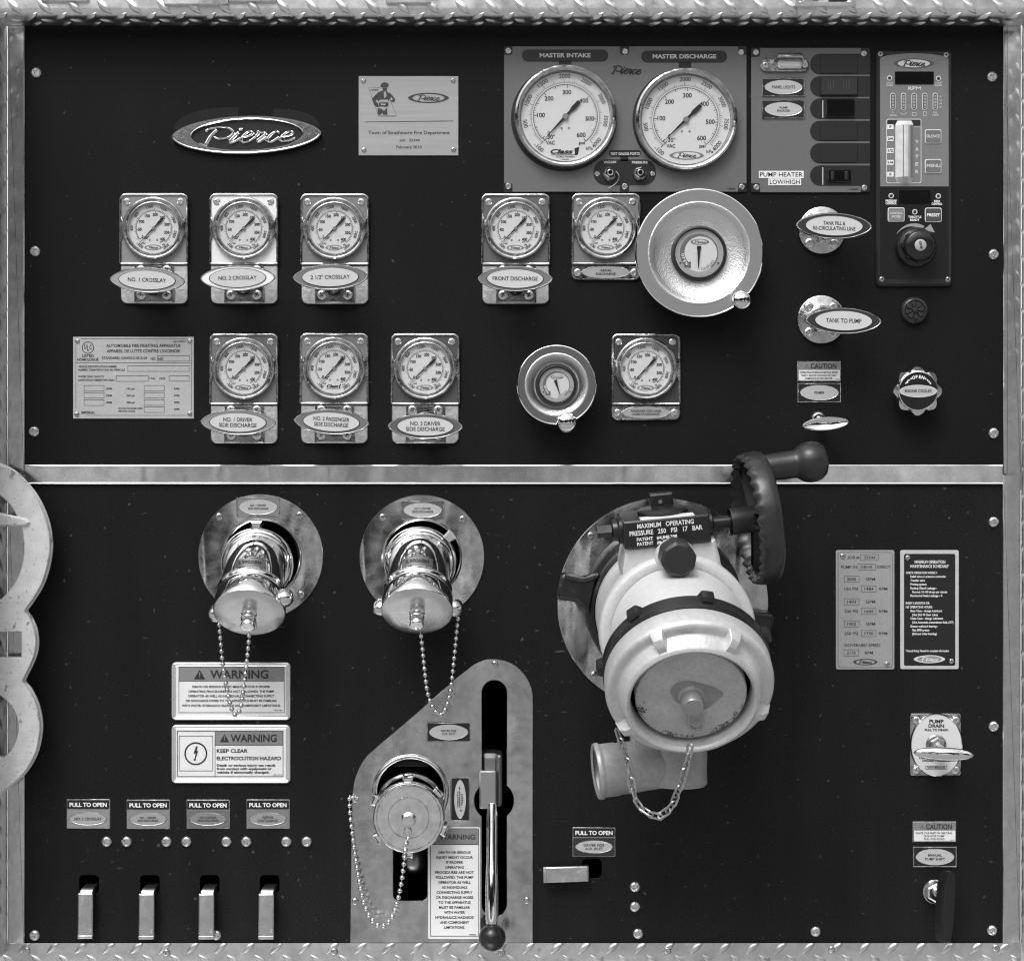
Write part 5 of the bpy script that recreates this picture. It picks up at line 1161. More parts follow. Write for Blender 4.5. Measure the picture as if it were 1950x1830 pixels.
for q in (92, 155, 215, 268, -22, 40):
    t.add('lug', MB(Matrix.Rotation(R(q), 4, 'Z')).prism([(64, -8), (75, -11), (78, -9), (76, -5), (76, 5), (78, 9), (75, 11), (64, 8)], -20, -2, 3), CHROME)
t.add('centre_bolt', MB().lathe([(14.5, 6), (14.5, 9), (12.8, 12), (12.6, 26), (11, 29), (0, 29.5)], 32, c=(0, -3)), CHROME)
t.add('chain_eye', MB().tube([(-2 + 6 * sin(x), -28 + 11 * cos(x), 12 + 2 * cos(x)) for x in [2 * pi * i / 20 for i in range(20)]], 2, 8, closed=True), CHROME)
zc = lambda x, y, h: (640 + x / 3.1026, 1240 + y / 3.1026, h)
ball_chain('ball_chain', 'long ball chain from the plate screw to the auxiliary inlet cap', [zc(100, 862, 14), zc(80, 856, 16), zc(80, 930, 18), zc(92, 1050, 20), zc(115, 1220, 24), zc(140, 1370, 28), zc(170, 1500, 34), zc(215, 1590, 40), zc(270, 1625, 46), zc(325, 1580, 52), zc(362, 1480, 56), zc(385, 1370, 60), zc(400, 1260, 64), zc(410, 1180, 68), zc(418, 1110, 70)], gap=13)
oval_label(812.5, 1375, 896.5, 1412.5, ['DRIVER SIDE', 'AUX. INLET'], 'oval label reading DRIVER SIDE AUX. INLET on the stainless plate', 4, wid=[29, 26], h=3.2)
t = oval_label(858, 1479.5, 894.5, 1563, ['CLOSED', 'OPEN'], 'narrow upright oval label reading OPEN and CLOSED', 4.6, wid=[30, 21], h=3.2, vert=True, oval=(.66, .9))
mb = MB()
for x, up_ in ((-1, 1), (1.5, -1)): mb.line([(x, -15 if up_ > 0 else 14), (x, 22 if up_ > 0 else -22)], .6, 3.2).flat([(x - 1.6, up_ * 20), (x + 1.6, up_ * 20), (x, up_ * 25)], 3.2)
t.add('arrow_print', mb, INK, None, 0)
t = T('warning_label', 'tall narrow WARNING label beside the inlet slot', 'warning sign', 865, 1682, 3.2, 'framed WARNING signs')
a = t.rect(815.5, 1575, 914.5, 1787)
f = t.add('sticker', MB().box(*a, 0, 1.2, .5, 3), PAPER)
Z = lambda x, y: t.L(640 + x / 3.1026, 1240 + y / 3.1026)
t.add('heading_band', MB().box(*R2(560, 1048, 842, 1138), 1, 1.6), grey(125), f, 0)
mb = MB().frame(*R2(556, 1044, 844, 1681), 1.0, 1.9); p = R2(560, 1137, 842, 1141); mb.box(*p, 1, 1.8)
mb.text('WARNING', *Z(716, 1095), 9.6, 1.9, 68, .016); tri_mark(mb, 1.9, *Z(578, 1096), 9)
for i, (s_, w_) in enumerate((('DEATH OR SERIOUS', 190), ('INJURY MIGHT OCCUR', 217), ('IF PROPER', 103), ('OPERATING', 110), ('PROCEDURES ARE NOT', 228), ('FOLLOWED. THE PUMP', 222), ('OPERATOR AS WELL', 192), ('AS INDIVIDUALS', 152), ('CONNECTING SUPPLY', 212), ('OR DISCHARGE HOSES', 222), ('TO THE APPARATUS', 190), ('MUST BE FAMILIAR', 184), ('WITH WATER', 124), ('HYDRAULICS HAZARDS', 226), ('AND COMPONENT', 172), ('LIMITATIONS.', 122))):
    mb.text(s_, *Z(700, 1186 + 29.5 * i), 4.9, 1.6, w_ / 3.1026, .014)
mb.text('1402825', *Z(806, 1671), 2.4, 1.6, 12)
t.add('lettering', mb, mat('warning_ink', g(42), 0, .45), f, 0)
# lever in the long slot
t = T('inlet_valve_lever', 'chrome lever with a black ball end in the long slot', 'lever', 941, 1535, 10)
t.add('pivot_block', MB().box(-28, -4, 4, 68, -46, 6, 2.5, 3), mat('pivot_steel', .5, 1, .3, bump=(200, .3, .0006)))
t.add('pivot_arm', MB().box(-26, 60, 10, 98, -80, -10, 8, 10).box(4, -2, 15, 96, -80, -6, 5, 5), mat('lever_dark_steel', .3, 1, .38))
e_ = t.L(940, 1752)
r0 = [10.5, 10.5, 10.2, 11.5, 12.2, 11.8, 11]
t.add('rod', MB().tube([(-4, 4, -2), (-4, -30, 8), (-4, -105, 26), (-4, -118, 30), (-4, -150, 38), (-4, -200, 48), (-4, -212, 50)], r0, 24), CHROME)
t.add('ball_end', MB().sphere((-3, -236, 54), 25.5, 32, 20), mat('ball_black', .012, 0, .28))

# ------------------------------------------------------------------ the big intake valve
t = IV = T('intake_valve', 'big silver butterfly intake valve bulging from a round plate', 'valve', 1262, 1149)
YAW = 2.2; T1 = 9.0; T2 = 34.0
A = frame_at((0, 0, 0), T1, YAW)          # axis of the valve body
AR = A @ Matrix.Rotation(R(5.4), 4, 'Z')   # rolled with the gearbox
t.add('flange_plate', MB().plate(circ(0, 0, 201, 120), [circ(4, -10, 148, 96)], 0, 3.5, 1), STAIN)
for x, y in ((1125, 1020), (1394, 1014), (1131, 1285)): t.screw(x, y, 7.2, 3.5, 'rivet')
t.add('swivel_ring', MB(A).lathe([(150, -20), (150, 18), (146, 26), (141, 28), (141, 60), (136, 66)], 96), BLKMET)
for s_, q in ((1, 168), (-1, -9)):
    M2 = A @ Matrix.Rotation(R(q), 4, 'Z')
    hl = t.add('swivel_handle', MB(M2).prism([(138, -38), (150, -30), (160, -24), (200, -25), (207, -20), (207, 14), (200, 21), (165, 20), (152, 26), (138, 40)], 22, 50, 6), BLKMET)
    t.add('handle_rib', MB(M2).tube([(140, 34, 49), (152, 24, 50), (166, 17, 50), (200, 18, 50)], 4.5, 8).tube([(140, -34, 49), (152, -26, 50), (166, -20, 50), (200, -21, 50)], 4.5, 8), BLKMET, hl)
body = t.add('body', MB(A).lathe([(128, 40), (134, 60), (135, 100), (133, 150), (133, 196), (139, 204), (140.5, 210), (140.5, 232), (139, 238), (135, 242), (124, 243), (119, 240), (116, 236)], 112), VALVE, smooth=50)
# elbow: from the body flange bending down to the coupling
ctr = []; p = A @ Vector((0, 0, 226)); N = 14
for i in range(N + 1):
    f = i / N; ti = R(T1 + (T2 - T1) * min(1, f * 1.15)); ctr.append((p.copy(), ti)); p = p + Vector((sin(R(YAW)), -sin(ti), cos(ti))).normalized() * (131.0 / N)
vs = []; fs = []; n = 72
for i, (q, ti) in enumerate(ctr):
    f = i / N; r = 121 - 5 * sin(pi * f * .9) + 4 * f; M2 = Matrix.Translation(q) @ Matrix.Rotation(R(YAW), 4, 'Y') @ Matrix.Rotation(ti, 4, 'X')
    vs += [tuple(M2 @ Vector((r * cos(2 * pi * k / n), r * sin(2 * pi * k / n), 0))) for k in range(n)]
for i in range(N):
    for k in range(n): fs.append((i * n + k, i * n + (k + 1) % n, (i + 1) * n + (k + 1) % n, (i + 1) * n + k))
t.add('elbow', MB().add(vs, fs), VALVE, smooth=70)
E = ctr[-1][0]; ME = Matrix.Translation(E) @ Matrix.Rotation(R(YAW), 4, 'Y') @ Matrix.Rotation(R(T2), 4, 'X')
# casting and gearbox on top
t.add('gearbox_seat', MB(AR).prism([(-86, 60), (92, 60), (86, 128), (80, 160), (-78, 160), (-88, 120)], 120, 226, 5), VALVE)
gb = t.add('gearbox', MB(AR).box(-82, 158, 72, 208, 130, 234, 3, 1.5), BLKPL)
mb = MB(AR)
for s_, v, h_, w_ in (('MAXIMUM   OPERATING', 198, 8.6, 101), ('PRESSURE   250   PSI   17   BAR', 186, 8.6, 130), ('PATENT   #4,848,398', 174.5, 6, 72), ('PATENT   #6,382,247', 166, 6, 72)):
    mb.text(s_, -7 if h_ > 7 else -24, v, h_, 234.6, w_, .016)
t.add('lettering', mb, WHITE, gb, 0)
t.add('position_plate', MB(AR @ Matrix.Translation((-5, 208, 172)) @ Matrix.Rotation(R(-90), 4, 'X')).lathe([(46, 0), (46, 5), (43, 7), (0, 7)], 48), BLKMET, gb)
t.add('paper_label', MB(AR).box(-50, 207.5, 46, 208.6, 205, 233), PAPER, gb, 0)
t.add('position_post', MB(AR).box(-22, 205, 20, 236, 120, 140, 3), BLKMET, gb)
t.add('post_screw', MB(AR).lathe([(4.6, 140), (4, 143), (2, 143), (2, 141), (0, 141)], 14, c=(-4, 222)), CHROME, gb)
def alongu(M, u, v, w): return M @ Matrix.Translation((u, v, w)) @ Matrix.Rotation(R(90), 4, 'Y')
t.add('stub_shaft', MB(alongu(AR, -82, 186, 190)).lathe([(25, 0), (25, -5), (20, -8), (19, -16), (0, -16)][::-1], 32).prism(circ(0, 0, 12, 6), -44, -16, 2), BLKMET, gb)
t.add('drive_shaft', MB(alongu(AR, 72, 182, 186)).lathe([(22, 0), (22, 8), (16, 10), (11, 12), (11, 70)], 32), mat('shaft_black', .02, .3, .25), gb)
# bleeder knob on the rim
bp = A @ Vector((-2, 128, 240))
t.add('bleeder_boss', MB(A).lathe([(36, 200), (36, 240), (33, 247), (20, 250)], 40, c=(-8, 136)), VALVE)
st = [((31.5 - 1.6 * abs(sin(4 * q))) * cos(q + .2), (31.5 - 1.6 * abs(sin(4 * q))) * sin(q + .2)) for q in [2 * pi * i / 64 for i in range(64)]]
t.add('bleeder_knob', MB(A @ Matrix.Translation((-9, 145, 250))).prism(st, 0, 54, 5), mat('knob_rubber', .022, 0, .4, bump=(200, .15, .0004)), smooth=30)
# hand wheel seen from its rim
AX_, AY_, AZ_ = cos(R(7.5)) * cos(R(4.4)), sin(R(7.5)) * cos(R(4.4)), -sin(R(4.4))
hub = AR @ Vector((140, 182, 186))
zax = Vector((AX_, AY_, AZ_)).normalized(); xax = Vector((0, 1, 0)) - zax * zax.y; xax.normalize(); yax = zax.cross(xax)
MW = Matrix(((xax.x, yax.x, zax.x, hub.x), (xax.y, yax.y, zax.y, hub.y), (xax.z, yax.z, zax.z, hub.z), (0, 0, 0, 1)))
def rimw():
    m = MB(MW); n = 160; prof = [(105, 26), (108, 7), (112, 3), (117, 7), (119.5, 16), (121, 32), (119, 42), (112, 47), (102, 46), (100, 40), (105, 34)]
    vs = []; fs = []
    for k in range(n):
        q = 2 * pi * k / n; wv = 3.2 * cos(30 * q)
        for r, z in prof:
            f = min(1, max(0, (15 - z) / 8)); vs.append((r * cos(q), r * sin(q), z + wv * f))
    P_ = len(prof)
    for k in range(n):
        for j in range(P_): fs.append((k * P_ + j, k * P_ + (j + 1) % P_, ((k + 1) % n) * P_ + (j + 1) % P_, ((k + 1) % n) * P_ + j))
    m.add(vs, [f[::-1] for f in fs]); return m
hw = t.add('handwheel', rimw(), BLKRUB, smooth=60)
mb = MB(MW).lathe([(24, -26), (24, 18), (22, 24), (14, 30), (0, 32)], 32); t.add('wheel_hub', mb, BLKRUB, hw)
t.add('hub_bolt', MB(MW @ Matrix.Translation((0, -24 if False else 0, 0)) @ Matrix.Rotation(R(90), 4, 'X') @ Matrix.Rotation(R(0), 4, 'Z')).lathe([(7.5, 23), (7.5, 25.5), (6, 27.5), (4, 27.5), (3.4, 25.5), (0, 25.5)], 18, c=(0, -6)), CHROME, hw)
for k in range(3):
    q = R(90 + 120 * k); t.add('wheel_spoke', MB(MW @ Matrix.Rotation(q, 4, 'Z')).prism([(18, -11), (62, -9), (104, -13), (104, 13), (62, 9), (18, 11)], 14, 30, 4), BLKRUB, hw)
kq = MW @ Matrix.Rotation(R(2), 4, 'Z') @ Matrix.Translation((88, 0, 70))
t.add('grip_knob', MB(kq).lathe([(24, -26), (25, 3), (25, 30), (26, 36), (31, 42), (35, 50), (37, 60), (36.5, 70), (33, 80), (26, 88), (14, 93), (0, 94)], 40), BLKRUB, hw)
# relief outlet hanging below
G2 = mat('relief_casting', .36, .25, .42, bump=(300, .3, .0005), var=[(18, .9, 1.05), (200, .9, 1.08)])
rp = Vector(((1180 - 975) * .945 - 287, (915 - 1463) * .945 + 234, 205))
Mr = Matrix.Translation(rp) @ Matrix.Rotation(R(6), 4, 'Z') @ Matrix.Rotation(R(96), 4, 'Y')
t.add('relief_outlet', MB(Mr).lathe([(40, -42), (46, -45), (49.5, -44), (51, -40), (51, -36), (48.5, -33), (48, -30), (48, -6), (46.5, -4.5), (46.5, 20), (45, 40), (44, 80)], 56), G2, smooth=50)
t.add('relief_elbow', MB(Matrix.Translation(rp + Vector((108, 26, -5))) @ Matrix.Rotation(R(90), 4, 'X')).lathe([(44, -70), (46, -30), (50, 0), (49, 30), (50, 52), (46, 57), (0, 59)], 56), G2)
t.add('relief_web', MB().box(rp.x + 20, rp.y - 20, rp.x + 110, rp.y + 60, rp.z - 30, rp.z + 25, 6), G2)
t.add('cast_lettering', MB().text('30 GPM', rp.x + 62, rp.y + 10, 6, rp.z + 25.5, 24).text('PSIG', rp.x + 60, rp.y - 1, 6, rp.z + 25.5, 18), mat('cast_highlight', .6, .3, .35), None, 0)
# coupling ring and cap
t.add('coupling_ring', MB(ME).lathe([(118, -12), (138, -10), (145, -7), (145.5, -2), (145.5, 17), (142, 21), (136, 22)], 112), BLKMET)
for q in (80, 131, 26, 182, 233, 285, -22): t.add('coupling_lug', MB(ME @ Matrix.Rotation(R(q), 4, 'Z')).prism([(138, -17), (153, -11), (155, -8), (155, 8), (153, 11), (138, 17)], -10, 12, 4), BLKMET, key='clug%d' % q)
cp = bpy.data.objects.new('intake_cap', None); COL.objects.link(cp); cp.empty_display_size = .01
cp.location = IV.o.location + Vector((E.x * S, -E.z * S, E.y * S)); setp(cp, 'wide round silver cap with four lugs on the big intake valve', 'cap')
t = T.__new__(T); t.o = cp; Mc = ME.copy(); Mc.translation = (0, 0, 0)
Mc = Mc @ Matrix.Translation((0, 0, -12))
cap = t.add('rim', MB(Mc).lathe([(136, 33), (141, 35), (144, 40), (144.5, 70), (143, 77), (139, 80.5), (134, 81), (128, 79.5), (125, 80), (122, 84), (118, 104), (115, 110), (110, 112), (106.5, 110), (104, 104), (103, 70)], 120), CAPM, smooth=50)
for q in (118, 62, -18, 215):
    t.add('lug', MB(Mc @ Matrix.Rotation(R(q), 4, 'Z')).loft([(rrect(112, -12, 144, 12, 2), 78), (rrect(114, -9, 139, 9, 2), 98), (rrect(115, -7, 128, 7, 2), 106)]), CAPM, key='caplug%d' % q)
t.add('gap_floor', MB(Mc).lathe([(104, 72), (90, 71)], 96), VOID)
t.add('centre_plate', MB(Mc).lathe([(95, 71), (95, 92), (93.5, 94), (88, 94.6), (22, 95.5)], 96), mat('worn_cap_plate', .47, .2, .5, bump=(400, .3, .0005), var=[(35, .88, 1.08), (240, .9, 1.08)]))
rs = random.Random(8)
sp = catmull([(46, -8), (54, 4), (44, 16), (26, 24), (8, 31), (-10, 34), (-28, 28), (-36, 14), (-33, 2), (-24, -12), (-14, -16), (0, -20), (16, -30), (30, -26)], 4, closed=True)
t.add('stain', MB(Mc).flat(sp, 95.9), mat('oil_stain', .26, .2, .5, var=(60, .8, 1.2)), None, 0)
mb = MB(Mc)
cl_ = [rs.choice((195, 205, 232, 250, 268, 285, 300, 316, 335)) + rs.gauss(0, 3) for _ in range(14)]
for i in range(170):
    q = rs.choice(cl_) + rs.gauss(0, 4.5); r_ = 93 - abs(rs.gauss(0, 4.5)); a_ = rs.uniform(.5, 2.0); mb.flat([(r_ * cos(R(q)) + a_ * rs.uniform(.6, 1.3) * cos(R(x)), r_ * sin(R(q)) + a_ * rs.uniform(.6, 1.3) * sin(R(x))) for x in range(0, 360, 60)], 94.9 + i * .002)
k_ = t.add('rust_speckle', mb, mat('rust_speck', .09, 0, .7), None, 0); k_['kind'] = 'stuff'
t.add('centre_bolt', MB(Mc).lathe([(24, 95), (22, 97), (18.5, 100), (18.5, 122), (17, 125), (0, 125.5)], 40), mat('bolt_metal', .34, .5, .4, bump=(300, .3, .0005)))
ww = [(-4, -6, 112), (6, -14, 111), (20, -42, 108), (22, -58, 106), (14, -66, 105), (4, -62, 106), (-2, -52, 107), (-3, -30, 108), (-4, -20, 108)]
t.add('wire_eye', MB(Mc).tube(catmull(ww, 5), 3.4, 8), mat('bolt_metal', .34, .5, .4))
mb = MB(Mc).line([(-28, 129), (-18, 131), (-14, 131), (-4, 129)], 1.4, 81.4).frame(-28, 118, -4, 126, 1.4, 81.4).line([(-26, 126), (-16, 120), (-8, 126)], 1.2, 81.6)
t.add('cast_mark', mb, mat('cast_highlight', .6, .3, .35), None, 0)
# link chain
e = bpy.data.objects.new('link_chain', None); COL.objects.link(e); e.empty_display_size = .01
zl = lambda x, y, h: (1100 + x / 4.0675, 1150 + y / 4.0675, h)
pts = [zl(310, 1000, 330), zl(345, 1100, 332), zl(372, 1190, 334), zl(400, 1280, 336), zl(415, 1380, 340), zl(440, 1480, 344), zl(478, 1560, 350), zl(540, 1612, 356), zl(620, 1640, 362), zl(690, 1605, 370), zl(740, 1545, 378), zl(768, 1470, 388), zl(802, 1390, 398), zl(830, 1290, 410), zl(850, 1220, 420), zl(866, 1140, 432), zl(877, 1075, 442)]
q = [loc(*p) for p in catmull(pts, 10)]; e.location = q[0]; setp(e, 'steel link chain sagging from the big intake cap', 'chain')
def link_mesh():
    p = []
    for i in range(8): p.append((5.2 * sin(pi * i / 7 - pi / 2) , 0, 0))
    loop = [(5.4 * cos(R(x)), (7.6 if 0 <= x <= 180 else -7.6) + 5.4 * sin(R(x)), .5 * sin(R(x))) for x in list(range(0, 181, 30)) + list(range(180, 361, 30))]
    return MB().tube(loop, 2.1, 7, closed=True).mesh('link', mat('chain_steel', .5, 1, .34, var=(300, .8, 1.1)))
LM = link_mesh(); acc = 0; nxt = 5; step = 17.6; kk = 0; rc = random.Random(3)
for a_, b_ in zip(q, q[1:]):
    d = (b_ - a_).length / S
    while nxt <= acc + d and d > 0:
        c_ = a_.lerp(b_, (nxt - acc) / d) - e.location; dr = (b_ - a_).normalized()
        o = link('link', LM, e); o.location = c_
        y = dr; x = Vector((0, -1, 0)).cross(y).normalized(); x = Matrix.Rotation(R((35 if kk % 2 else -48) + rc.uniform(-18, 18)), 3, y) @ x; z = x.cross(y)
        # link mesh lies with its length along world Z and its width along world X
        m3 = Matrix(((x.x, -z.x, y.x), (x.y, -z.y, y.y), (x.z, -z.z, y.z))); o.rotation_euler = m3.to_euler(); kk += 1; nxt += step
    acc += d

# ------------------------------------------------------------------ data plaques at the right
t = T('pump_data_plaque', 'grey plaque listing pump job number, GPM, PSI and RPM', 'plaque', 1647, 1160.5)
f = t.add('plate', MB().box(*t.rect(1591.5, 1047.5, 1703, 1274.5), 0, 2.4, .8, 3.5), grey(150, .4))
Z = lambda x, y: t.L(1560 + x / 3.8949, 1030 + y / 3.8949)
ik = mat('data_ink', g(62), 0, .45); mb = MB(); a = t.rect(1591.5, 1047.5, 1703, 1274.5)
o = rrect(a[0] + 4, a[1] + 4, a[2] - 4, a[3] - 4, 5); mb.line(o, .6, 2.7, True)
def w(s_, x, y, wd, h=21): mb.text(s_, *Z(x, y), h / 3.8949, 2.7, wd / 3.8949, .006)
w('JOB #', 250, 122, 88); w('22344', 372, 122, 84); w('PUMP IN', 218, 193, 118); w('DRIVE', 349, 194, 86); w('DIRECT', 476, 192, 100)
for y0, v_, p_, r_ in ((283, '2000', '150 PSI', '1484'), (450, '1403', '200 PSI', '1605'), (614, '1002', '250 PSI', '1750')):
    w(v_, 238, y0, 68); w('GPM', 379, y0, 70); w(p_, 235, y0 + 71, 100); w(r_, 367, y0 + 71, 66); w('RPM', 472, y0 + 71, 64)
    mb.frame(*R2(183, y0 - 24, 295, y0 + 24), .7, 2.7).frame(*R2(309, y0 + 47, 421, y0 + 95), .7, 2.7)
w('GOVERNED SPEED', 318, 772, 268); w('2175', 236, 829, 66); w('RPM', 367, 828, 62)
mb.frame(*R2(301, 99, 441, 145), .7, 2.7).frame(*R2(284, 170, 418, 217), .7, 2.7).frame(*R2(181, 804, 291, 853), .7, 2.7)
t.add('lettering', mb, ik, f, 0)
q = (1560 + 340 / 3.8949, 1030 + 896 / 3.8949); logo(t, q[0], q[1], 23.5, 6.2, 2.7, mat('plaque_dark', g(60), 0, .4), None, ik, parent=f, pen=3.8)
for x, y in ((173, 112), (502, 912)): q = Z(x, y); t.screw(0, 0, 5.2, 2.4, 'rivet', uv=q)
t = T('maintenance_plaque', 'black plaque with pale border listing the maintenance schedule', 'plaque', 1769.5, 1160)
a = t.rect(1714, 1047.5, 1825.5, 1274)
f = t.add('plate', MB().box(*a, 0, 2.4, .8, 3.5), grey(186, .4))
b = t.add('black_face', MB().flat(rrect(a[0] + 7, a[1] + 7, a[2] - 7, a[3] - 7, 3), 2.7), BLKPL, smooth=0)
mb = MB()
def w(s_, x, y, wd, h=17, al='l', bo=.016): mb.text(s_, *Z(x, y), h / 3.8949, 3, wd / 3.8949, bo, align=al)
w('MINIMUM OPERATION', 819, 155, 228, 23, 'c'); w('MAINTENANCE SCHEDULE*', 818, 187, 290, 23, 'c')
for s_, x, y, wd in (('CHECK OPERATION WEEKLY:', 640, 235, 234), ('Relief valve or pressure controller', 673, 263, 265), ('Transfer valve', 673, 292, 110), ('Priming system', 673, 320, 121), ('Packing Gland Leakage -', 673, 349, 199), ('Normal: 10-120 drops per minute', 687, 377, 259), ('Mechanical Seals Leakage - 0', 673, 405, 237), ('EVERY 6 MONTHS OR', 640, 460, 177), ('100 OPERATING HOURS:', 640, 489, 197), ('Gear Case - change Lubricant', 673, 517, 237), ('(Use SAE 90 Gear Lube)', 687, 546, 190), ('Chain Case - change Lubricant', 673, 573, 243), ('(Use Automatic transmission fluid, ATF)', 687, 602, 306), ('Grease outboard bearing -', 673, 631, 206), ('Use BRB grease', 687, 659, 128), ('(Ball and roller bearing)', 687, 687, 182), ('*Consult Pump Manual for complete information', 638, 813, 322)): w(s_, x, y, wd)
t.add('lettering', mb, mat('white_soft', g(215), 0, .45), b, 0)
q = (1560 + 815 / 3.8949, 1030 + 875 / 3.8949); logo(t, q[0], q[1], 30, 7.6, 3, mat('emblem_pale', g(205), 0, .4), grey(140), mat('white_soft', g(215), 0, .45), parent=b, pen=3.6)
for x, y in ((654, 124), (978, 890)): q = Z(x, y); t.screw(0, 0, 5.2, 2.7, 'rivet', uv=q)

# ------------------------------------------------------------------ drain valve
t = T('pump_drain', 'white-faced chrome pump drain plate with screws in its corners', 'drain valve', 1782, 1417.5)
Z = lambda x, y: t.L(1560 + x / 3.8949, 1030 + y / 3.8949)
t.add('mounting_plate', MB().box(*t.rect(1733, 1358, 1830, 1476.5), 0, 3.4, 1.4, 5), CHROMEW)
for x, y in ((715, 1324), (1006, 1324), (715, 1693), (1005, 1693)): q = Z(x, y); t.add('corner_boss', MB().lathe([(10, 3), (10, 6), (8.6, 7.5), (0, 7.5)], 24, c=q), CHROMEW); t.screw(0, 0, 7, 7.2, 'flat', uv=q)
t.add('bezel', MB().loft([(ell(0, 0, 50, 60.5, 72), 3), (ell(0, 0, 50, 60.5, 72), 8), (ell(0, 0, 48.5, 59, 72), 10), (ell(0, 0, 46.8, 57.4, 72), 8.5)], cap1=False), CHROME)
f = t.add('face', MB().flat(ell(0, 0, 47.2, 57.8, 64), 8.8), DIAL, smooth=0)
mb = MB()
for s_, x, y, h, wd in (('PUMP', 862, 1333, 27, 106), ('DRAIN', 861, 1366, 27, 116), ('PULL TO DRAIN', 862, 1396, 17, 174), ('DO NOT DRAIN', 830, 1602, 17, 190), ('UNDER PRESSURE', 860, 1622, 17, 206)): mb.text(s_, *Z(x, y), h / 3.8949, 9.2, wd / 3.8949, .022)
mb.text('WATEROUS', *Z(860, 1674), 14 / 3.8949, 9.2, 134 / 3.8949, .012).frame(*R2(781, 1661, 940, 1688), .7, 9.2)
t.add('lettering', mb, INK, f, 0)
q = Z(859, 1506)
n_ = t.add('washer', MB().lathe([(19.5, 9), (19.5, 11), (17, 13), (0, 13)], 32, c=q), mat('washer_grey', .3, 1, .35)); t.add('hex_nut', MB().prism(circ(q[0] + 1, q[1] + 1, 16, 6, R(30)), 12.5, 24, 3), CHROMEW, n_)
h = 66; hx, hy = 1797, 1435.5; k = (D - h) / D
t = T('drain_control', 'mirror chrome oval handle in front of the pump drain plate', 'pull handle', hx, hy, h, rot=-3)
mb = MB(); n = 40; vs = []; fs = []; L_ = 56
for i in range(25):
    f_ = -1 + 2 * i / 24; e2 = max(.02, (1 - abs(f_) ** 2.3)) ** .55
    vs += [(f_ * L_, 13.2 * e2 * sin(2 * pi * j / 24), 10 * e2 * cos(2 * pi * j / 24)) for j in range(24)]
for i in range(24):
    for j in range(24): fs.append((i * 24 + j, i * 24 + (j + 1) % 24, i * 24 + 24 + (j + 1) % 24, i * 24 + 24 + j))
fs += [tuple(range(24))[::-1], tuple(24 * 24 + j for j in range(24))]
t.add('grip', MB().add(vs, [f_[::-1] for f_ in fs]), mat('mirror_chrome', .78, 1, .03), smooth=80)
t.add('rod', MB().tube([(0, 2, -6), ((1781.5 - PX) - (hx - PX) * k, (PY - 1416) - (PY - hy) * k, -h + 14)], 8, 20), CHROME)
caution(1737.5, 1563.5, 1821, 1603, ['PLACE CAB SHIFT IN NEUTRAL', 'PUSH FOR PUMP', 'PULL FOR ROAD'], [70, 39, 39], 'CAUTION label about the cab shift above the MANUAL PUMP SHIFT label', '1399140')
oval_label(1738.5, 1611.5, 1821.5, 1650.5, ['MANUAL', 'PUMP SHIFT'], 'black-framed oval label reading MANUAL PUMP SHIFT', 5, wid=[26, 38])
# pump shift: black paddle on a cable nut
t = T('pump_shift_control', 'tall narrow black paddle handle at the bottom right', 'pull handle', 1780, 1697)
t.add('washer', MB().lathe([(23, 0), (23, 3), (21, 5), (0, 5)], 40), CHROMEW)
t.add('hex_nut', MB().prism(circ(0, 0, 19, 6, R(30)), 5, 18, 3), mat('nut_metal', .7, 1, .22))
k = (D - 60) / D; du = (1803 - PX) * k - (1780 - PX); dv = (PY - 1727) * k - (PY - 1697)
t.add('rod', MB().tube([(0, 0, 16), (du - 8, dv + 30, 52)], 6.5, 16), SCREWM)
Mp = Matrix.Translation((du, dv, 60)) @ Matrix.Rotation(R(-3.2), 4, 'Z') @ Matrix.Rotation(R(24), 4, 'Y')
o = [(-8, -66), (8, -66), (11, -40), (12.5, 0), (11.5, 40), (8, 66), (-3, 67), (-11, 45), (-13.5, 0), (-11.5, -40)]
t.add('paddle', MB(Mp).loft([([(x * .9 - 2, y * .99) for x, y in o], -16), (o, -9), (o, 5), ([(x * .86, y * .97) for x, y in o], 9)], cap0=True), mat('paddle_black', .008, 0, .42, bump=(200, .3, .0006)), smooth=40)

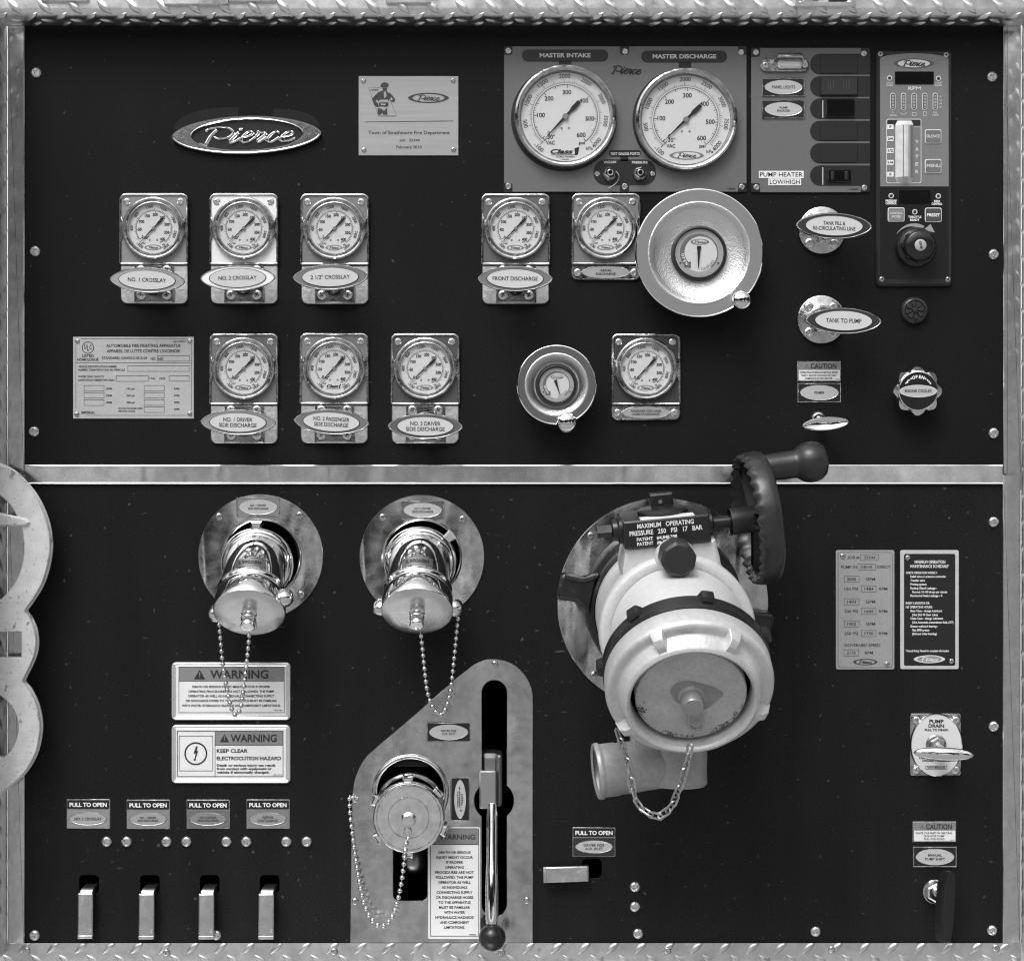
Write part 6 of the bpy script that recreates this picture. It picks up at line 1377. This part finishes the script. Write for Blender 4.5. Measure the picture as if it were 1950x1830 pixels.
# ------------------------------------------------------------------ cast aluminium frame at the left edge
h = 70
t = T('cast_bracket', 'worn cast aluminium frame with round openings at the left edge', 'bracket', 0, 1200, h)
k = (D - h) / D
Zc = lambda x, y: ((x / 2.69) * k, (1200 - (840 + y / 2.69)) * k)
half = [(0, 120), (60, 150), (120, 205), (180, 280), (225, 370), (250, 460), (256, 550), (241, 650), (210, 740), (165, 815), (136, 855), (129, 872), (136, 886), (150, 904), (175, 960), (185, 1030), (175, 1100), (145, 1170), (122, 1215), (117, 1230), (124, 1244), (150, 1275), (185, 1350), (203, 1430), (203, 1500), (185, 1590), (145, 1670), (90, 1735), (0, 1805), (-60, 1826), (-134, 1832)]
cx = -134 / 2.69
rt_ = [Zc(*p) for p in catmull(half, 3)]
top = [Zc(-134, 85), Zc(-60, 94)]
lf = [(2 * cx * k - x, y) for x, y in rt_[:-1]][::-1]
out = [Zc(-134, 85)] + [(2 * cx * k - Zc(-60, 94)[0], Zc(-60, 94)[1])] + lf[::-1]
out = [Zc(-60, 94)] + rt_ + lf + [(2 * cx * k - Zc(-60, 94)[0], Zc(-60, 94)[1]), Zc(-134, 85)]
u_ = lambda a, b, cx_, cy_, n=64: [((cx_ + a * cos(2 * pi * i / n)) * k, (1200 - cy_ - b * sin(2 * pi * i / n)) * k) for i in range(n)]
hls = [u_(95, 116, -50, 1043), rrect(-140 * k, (1200 - 1252) * k, 40 * k, (1200 - 1204) * k, 2), u_(84, 76, -50, 1386)]
if area(out) < 0: out = out[::-1]
m = MB().plate(out, hls, -26, 0, 2.2)
t.add('casting', m, CAST, smooth=45)
t.add('edge_bead', MB().tube([(p[0], p[1], -14) for p in offset(out, 2.2)], 4.6, 8, closed=True), CAST)
t.add('pointer_spoke', MB().prism([(-140, (1200 - 968) * k), (-140, (1200 - 1006) * k), (0, (1200 - 1002.5) * k), (50, (1200 - 1002) * k), (58 * k, (1200 - 995) * k), (50, (1200 - 987) * k), (0, (1200 - 976) * k)], -8, 7, 4), CAST)
t.add('inner_tab', MB().prism([(-20, (1200 - 1452) * k), (8, (1200 - 1455) * k), (22, (1200 - 1448) * k), (14, (1200 - 1440) * k), (2, (1200 - 1443) * k), (-20, (1200 - 1436) * k)], -22, -2, 4), CAST)
